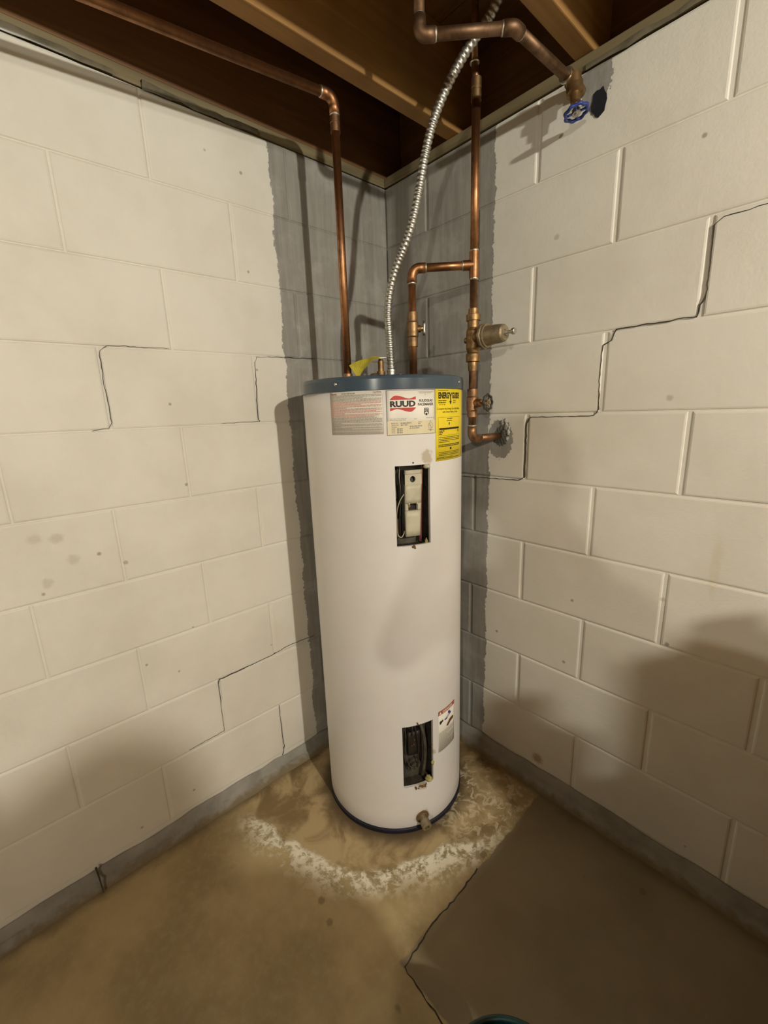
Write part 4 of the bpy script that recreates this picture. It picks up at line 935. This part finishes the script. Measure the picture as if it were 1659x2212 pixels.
def shadow_jug(x, y, h, r, mat, label):  # jugs added out of view to shape the shadow outline on the wall
    e_ = empty('shadow_jug', (x, y, wbz), label, 'shadow_jug', 'added jugs on the workbench')
    obj('body', MB().lathe([(0, r * .9), (.006, r), (h * .62, r), (h * .80, r * .45), (h * .86, r * .36), (h * .93, r * .36)], (x, y, wbz), n=20), mat, e_)
    obj('lid', MB().lathe([(h * .88, r * .44), (h, r * .44), (h, 0)], (x, y, wbz), n=16), 'dark', e_)
    obj('handle', MB().tube([(x + r * .42, y, wbz + h * .84), (x + r * 1.05, y, wbz + h * .80), (x + r * 1.15, y, wbz + h * .6), (x + r * .95, y, wbz + h * .42)], r * .16, 8), mat, e_)
shadow_jug(1.83, -.37, .33, .055, 'putty', 'added tall cream jug standing on the workbench near the wall')
shadow_jug(1.80, -.50, .24, .060, 'teal', 'added short dark teal jug standing on the workbench')
cb = empty('shadow_box', (2.06, -.34, wbz), 'added brown cardboard box standing on the workbench', 'box')  # unseen box added to raise the shadow on the right wall
M['card'] = simple('cardboard', (.32, .21, .11), .9, 0, .08, 15)
obj('carton', MB().bbox((1.92, -.48, wbz), (2.26, -.18, wbz + .36), .004), 'card', cb)
for i, (a_, b_) in enumerate(((-.48, -.332), (-.328, -.18))): obj('flap', MB().bbox((1.92, a_, wbz + .36), (2.26, b_, wbz + .366), .0015), 'card', cb)

# tall bin beside the photographer, unseen, added to darken the floor and right wall
bx_, by_ = 1.68, -1.02
tb = empty('shadow_bin', (bx_, by_, 0), 'unseen tall round grey plastic bin added to block light between the crouching person and the workbench', 'bin')
M['binplastic'] = simple('grey_bin_plastic', (.12, .125, .125), .6, 0, .1, 12)
obj('tub', MB().lathe([(0, .15), (.004, .155), (.90, .185), (.90, .180), (.01, .150), (.01, 0)], (bx_, by_, 0), n=32), 'binplastic', tb)
obj('lid', MB().lathe([(.895, .196), (.915, .196), (.945, .175), (.98, .09), (.985, 0)], (bx_, by_, 0), n=32), 'binplastic', tb)
for sg in (-1, 1): obj('handle', MB().tube([(bx_ - .05, by_ + sg * .176, .80), (bx_ - .04, by_ + sg * .200, .79), (bx_ + .04, by_ + sg * .200, .79), (bx_ + .05, by_ + sg * .176, .80)], .008, 8), 'binplastic', tb)

# ================================================================== people behind the camera
def person(name, base, joints, edges, colors, label, hairc=None, head=None, face=None):
    """joints: name -> (position, radius); one skinned body with material by region"""
    names = list(joints); me = bpy.data.meshes.new(name)
    me.from_pydata([joints[n][0] for n in names], [], []); 
    me = bpy.data.meshes.new(name); me.from_pydata([joints[n][0] for n in names], [(names.index(a), names.index(b)) for a, b in edges], [])
    tmp = bpy.data.objects.new(name, me); COL.objects.link(tmp)
    sk = tmp.modifiers.new('skin', 'SKIN'); sk.use_smooth_shade = True
    for i, n in enumerate(names):
        v = me.skin_vertices[0].data[i]; rr = joints[n][1]; v.radius = rr if isinstance(rr, tuple) else (rr, rr); v.use_root = (n == 'pelvis')
    sb = tmp.modifiers.new('sub', 'SUBSURF'); sb.levels = 2; sb.render_levels = 2
    dg = bpy.context.evaluated_depsgraph_get(); em = bpy.data.meshes.new_from_object(tmp.evaluated_get(dg))
    bpy.data.objects.remove(tmp)
    b = Vector(base); e_ = empty(name, b, label, 'person')
    reg = colors['fn']
    for mm in colors['mats']: em.materials.append(M[mm])
    for p in em.polygons: p.use_smooth = True; p.material_index = reg(p.center)
    for v in em.vertices: v.co -= b
    bo = bpy.data.objects.new('body', em); COL.objects.link(bo); bo.parent = e_; WLOC[bo] = b
    if head:
        hc, hr, fw = Vector(head[0]), head[1], Vector(head[2]).normalized(); rt = fw.cross(Vector((0, 0, 1))).normalized(); up = rt.cross(fw)
        hb = MB(); hb.ball((0, 0, 0), 1, 1, 1, 20, 14)
        for v in hb.v:
            p = v.copy(); f = 1.0
            if p.y > .25 and p.z < .45: f = .55            # hair leaves the face free
            v.x, v.y, v.z = p.x, p.y, p.z
            w3 = hc + rt * (p.x * hr * .86 * f) + fw * (p.y * hr * 1.02 * f - hr * .06) + up * (p.z * hr * 1.18 * (1 if p.z > -.3 else .55) + hr * .08)
            v.x, v.y, v.z = w3
        obj('hair', hb, 'hair', e_)
        from mathutils.bvhtree import BVHTree
        tree = BVHTree.FromPolygons([v.co + b for v in em.vertices], [list(p.vertices) for p in em.polygons])
        def skin_at(a_, u_):                               # point on the face at the given offset
            return tree.find_nearest(hc + rt * a_ + up * u_ + fw * hr * .75)[0]
        for sx in (-1, 1):
            obj('eye', MB().ball(skin_at(sx * hr * .30, hr * .02) - fw * .004, hr * .09, n=8, k=6), 'dark', e_)
            h_ = tree.find_nearest(hc + rt * sx * hr * .85 - up * hr * .05)[0]
            obj('ear', MB().ball(h_, hr * .10, hr * .18, hr * .26, 8, 6), 'skin', e_)
        n0, n1, n2_ = skin_at(0, hr * .08), skin_at(0, -hr * .24), skin_at(0, -hr * .34)
        obj('nose', MB().tube([n0, n1 + fw * hr * .16, n2_], [hr * .06, hr * .13, hr * .07], 8), 'skin', e_)
        obj('mouth', MB().tube([skin_at(-hr * .22, -hr * .56), skin_at(0, -hr * .55), skin_at(hr * .22, -hr * .56)], hr * .05, 6), 'wire_r', e_)
    return e_
def hand(J, E, side, wrist, tip_dir, palm_n, spread):
    """five bent fingers rooted in the palm"""
    w_ = Vector(wrist); d = Vector(tip_dir).normalized(); s_ = Vector(spread).normalized(); n_ = Vector(palm_n).normalized()
    J[side + 'palm'] = (w_ + d * .055, (.036, .020)); E.append((side + 'wrist', side + 'palm'))
    for i, (o, l) in enumerate(((-.030, .062), (-.010, .074), (.010, .070), (.029, .056))):
        b0 = w_ + d * .092 + s_ * o; m0 = b0 + d * l * .5 + n_ * .008; t0 = m0 + d * l * .28 + n_ * l * .38
        J[f'{side}f{i}a'] = (b0, .0095); J[f'{side}f{i}b'] = (m0, .0088); J[f'{side}f{i}c'] = (t0, .0075)
        E += [(side + 'palm', f'{side}f{i}a'), (f'{side}f{i}a', f'{side}f{i}b'), (f'{side}f{i}b', f'{side}f{i}c')]
    t1 = w_ + d * .045 - s_ * .042 + n_ * .008; t2 = t1 + d * .035 - s_ * .012 + n_ * .014
    J[side + 'ta'] = (t1, .0105); J[side + 'tb'] = (t2, .0085); E += [(side + 'palm', side + 'ta'), (side + 'ta', side + 'tb')]
V = Vector
fwh = Vector((c_fwd.x, c_fwd.y, 0)).normalized(); rth = Vector((fwh.y, -fwh.x, 0)); UP = Vector((0, 0, 1))
# photographer: half crouched behind the phone
ph_c = CAM - c_fwd * .030
O = Vector((1.66, -1.545, 0))
def at(r_, f_, z): return O + rth * r_ + fwh * f_ + UP * z
J = {}; E = []
J['pelvis'] = (at(0, -.12, .62), (.155, .125)); J['waist'] = (at(0, -.04, .80), (.135, .105)); J['chest'] = (at(0, .05, 1.02), (.165, .115)); J['collar'] = (at(0, .08, 1.16), (.09, .075)); J['neck'] = (at(0, .10, 1.22), .052)
J['head0'] = (at(0, .125, 1.31), (.088, .100)); J['head1'] = (at(0, .13, 1.40), (.094, .112))
E += [('pelvis', 'waist'), ('waist', 'chest'), ('chest', 'collar'), ('collar', 'neck'), ('neck', 'head0'), ('head0', 'head1')]
for sd, sg in (('r', 1), ('l', -1)):
    J[sd + 'shoulder'] = (at(sg * .185, .07, 1.13), .062); J[sd + 'elbow'] = (at(sg * .265, .20, .98), .043)
    wr_ = ph_c + c_right * sg * .095 - c_fwd * .075 - UP * .045; J[sd + 'wrist'] = (wr_, .029)
    J[sd + 'hip'] = (at(sg * .11, -.09, .56), .092); J[sd + 'knee'] = (at(sg * .17, .20, .42), .060); J[sd + 'ankle'] = (at(sg * .15, -.05, .085), .042); J[sd + 'toe'] = (at(sg * .18, .13, .038), (.045, .035)); J[sd + 'heel'] = (at(sg * .145, -.09, .045), .036)
    E += [('chest', sd + 'shoulder'), (sd + 'shoulder', sd + 'elbow'), (sd + 'elbow', sd + 'wrist'), ('pelvis', sd + 'hip'), (sd + 'hip', sd + 'knee'), (sd + 'knee', sd + 'ankle'), (sd + 'ankle', sd + 'toe'), (sd + 'ankle', sd + 'heel')]
    hand(J, E, sd, wr_, c_fwd * .35 - c_right * sg * .30 + UP * .55, -c_right * sg, -c_down)
def reg1(c):
    d = (c - Vector(at(0, .1, 1.22)))
    if c.z < .095: return 3
    if c.z < .70: return 2
    if (c - ph_c).length < .22: return 0
    if c.z > 1.20 and (c - at(0, .12, c.z)).length < .13: return 0
    return 1
person('person', (O.x, O.y, 0), J, E, dict(mats=['skin', 'shirt', 'jeans', 'shoe'], fn=reg1), 'person in dark top crouching behind the viewpoint and holding up a phone', head=(at(0, .13, 1.385), .105, fwh))
pm = MB(); pc_ = ph_c
A8 = [pc_ + c_right * a_ + c_down * b_ + c_fwd * d_ for d_ in (-.004, .004) for a_, b_ in ((-.036, -.074), (.036, -.074), (.036, .074), (-.036, .074))]
pm.add(A8, [(0, 3, 2, 1), (4, 5, 6, 7), (0, 1, 5, 4), (1, 2, 6, 5), (2, 3, 7, 6), (3, 0, 4, 7)])
tag(obj('phone', pm, 'phone'), 'black phone held up in front of the crouching person', 'phone')
# unseen second person, added and posed to cast the left wall shadow
O = Vector((2.20, -1.205, 0)); fwh = Vector((-1, .04, 0)).normalized(); rth = Vector((fwh.y, -fwh.x, 0))
J = {}; E = []
J['pelvis'] = (at(0, 0, .92), (.15, .115)); J['waist'] = (at(0, .01, 1.06), (.135, .10)); J['chest'] = (at(0, .0, 1.28), (.165, .115)); J['collar'] = (at(0, .0, 1.455), (.14, .085)); J['neck'] = (at(0, .015, 1.49), .052); J['head0'] = (at(0, .03, 1.575), (.088, .100)); J['head1'] = (at(0, .03, 1.665), (.094, .112))
E += [('pelvis', 'waist'), ('waist', 'chest'), ('chest', 'collar'), ('collar', 'neck'), ('neck', 'head0'), ('head0', 'head1')]
for sd, sg in (('r', 1), ('l', -1)):
    J[sd + 'shoulder'] = (at(sg * .195, 0, 1.45), .076); J[sd + 'elbow'] = (at(sg * .165, .09, 1.19), .046); wr_ = at(sg * .035, .215, 1.13 + .03 * sg); J[sd + 'wrist'] = (wr_, .029)
    J[sd + 'hip'] = (at(sg * .10, 0, .84), .088); J[sd + 'knee'] = (at(sg * .11, .02, .48), .058); J[sd + 'ankle'] = (at(sg * .115, -.02, .09), .042); J[sd + 'toe'] = (at(sg * .13, .16, .038), (.045, .035)); J[sd + 'heel'] = (at(sg * .115, -.06, .045), .036)
    E += [('chest', sd + 'shoulder'), (sd + 'shoulder', sd + 'elbow'), (sd + 'elbow', sd + 'wrist'), ('pelvis', sd + 'hip'), (sd + 'hip', sd + 'knee'), (sd + 'knee', sd + 'ankle'), (sd + 'ankle', sd + 'toe'), (sd + 'ankle', sd + 'heel')]
    hand(J, E, sd, wr_, -rth * sg + UP * .25, -fwh, UP)
J = {k: (Vector((v[0].x, v[0].y, v[0].z * 1.09)), v[1]) for k, v in J.items()}
O2 = O.copy(); f2 = fwh.copy(); r2_ = rth.copy()
def reg2(c):
    d = c - O2
    if c.z < .095: return 3
    if d.dot(f2) > .165 and 1.12 < c.z < 1.40: return 0
    if c.z < 1.05: return 2
    if c.z > 1.595: return 0
    return 1
person('person', (O.x, O.y, 0), J, E, dict(mats=['skin', 'shirt2', 'jeans', 'shoe'], fn=reg2), 'added unseen person in a brown jacket standing beside the workbench with hands clasped in front', head=(at(0, .03, 1.645 * 1.09), .105, fwh))

# ================================================================== lamps
def lamp(loc, watt, col, label, soft=.032):
    x, y, z = loc; zb = z + .135
    e_ = empty('ceiling_bulb', (x, y, zb), label, 'lamp', 'bare ceiling bulbs')
    obj('mounting_bar', MB().bbox((x - .23, y - .05, zb), (x + .16, y + .05, zb + .022), .002), 'wood', e_)
    obj('lamp_holder', MB().lathe([(0, .055), (-.018, .055), (-.024, .045), (-.024, .024), (-.036, .020), (-.036, 0)], (x, y, zb), n=24), 'bulbholder', e_)
    obj('bulb', MB().lathe([(-.036, .013), (-.052, .014), (-.064, .022), (-.078, .028), (-.088, .025), (-.095, .016), (-.098, .006), (-.098, 0)], (x, y, zb), n=20), 'bulb', e_)
    l = bpy.data.lights.new('bulb_light', 'POINT'); l.energy = watt; l.color = col; l.shadow_soft_size = soft
    lo = bpy.data.objects.new('bulb_light', l); COL.objects.link(lo); lo.parent = e_; lo.location = (0, 0, -.135)
lamp(LAMP1, LAMP1_W, LAMP1_C, 'bare ceiling bulb in the joists nearer the water heater')
lamp(LAMP2, LAMP2_W, LAMP2_C, 'bare ceiling bulb in the joists at the far side of the basement', .07)
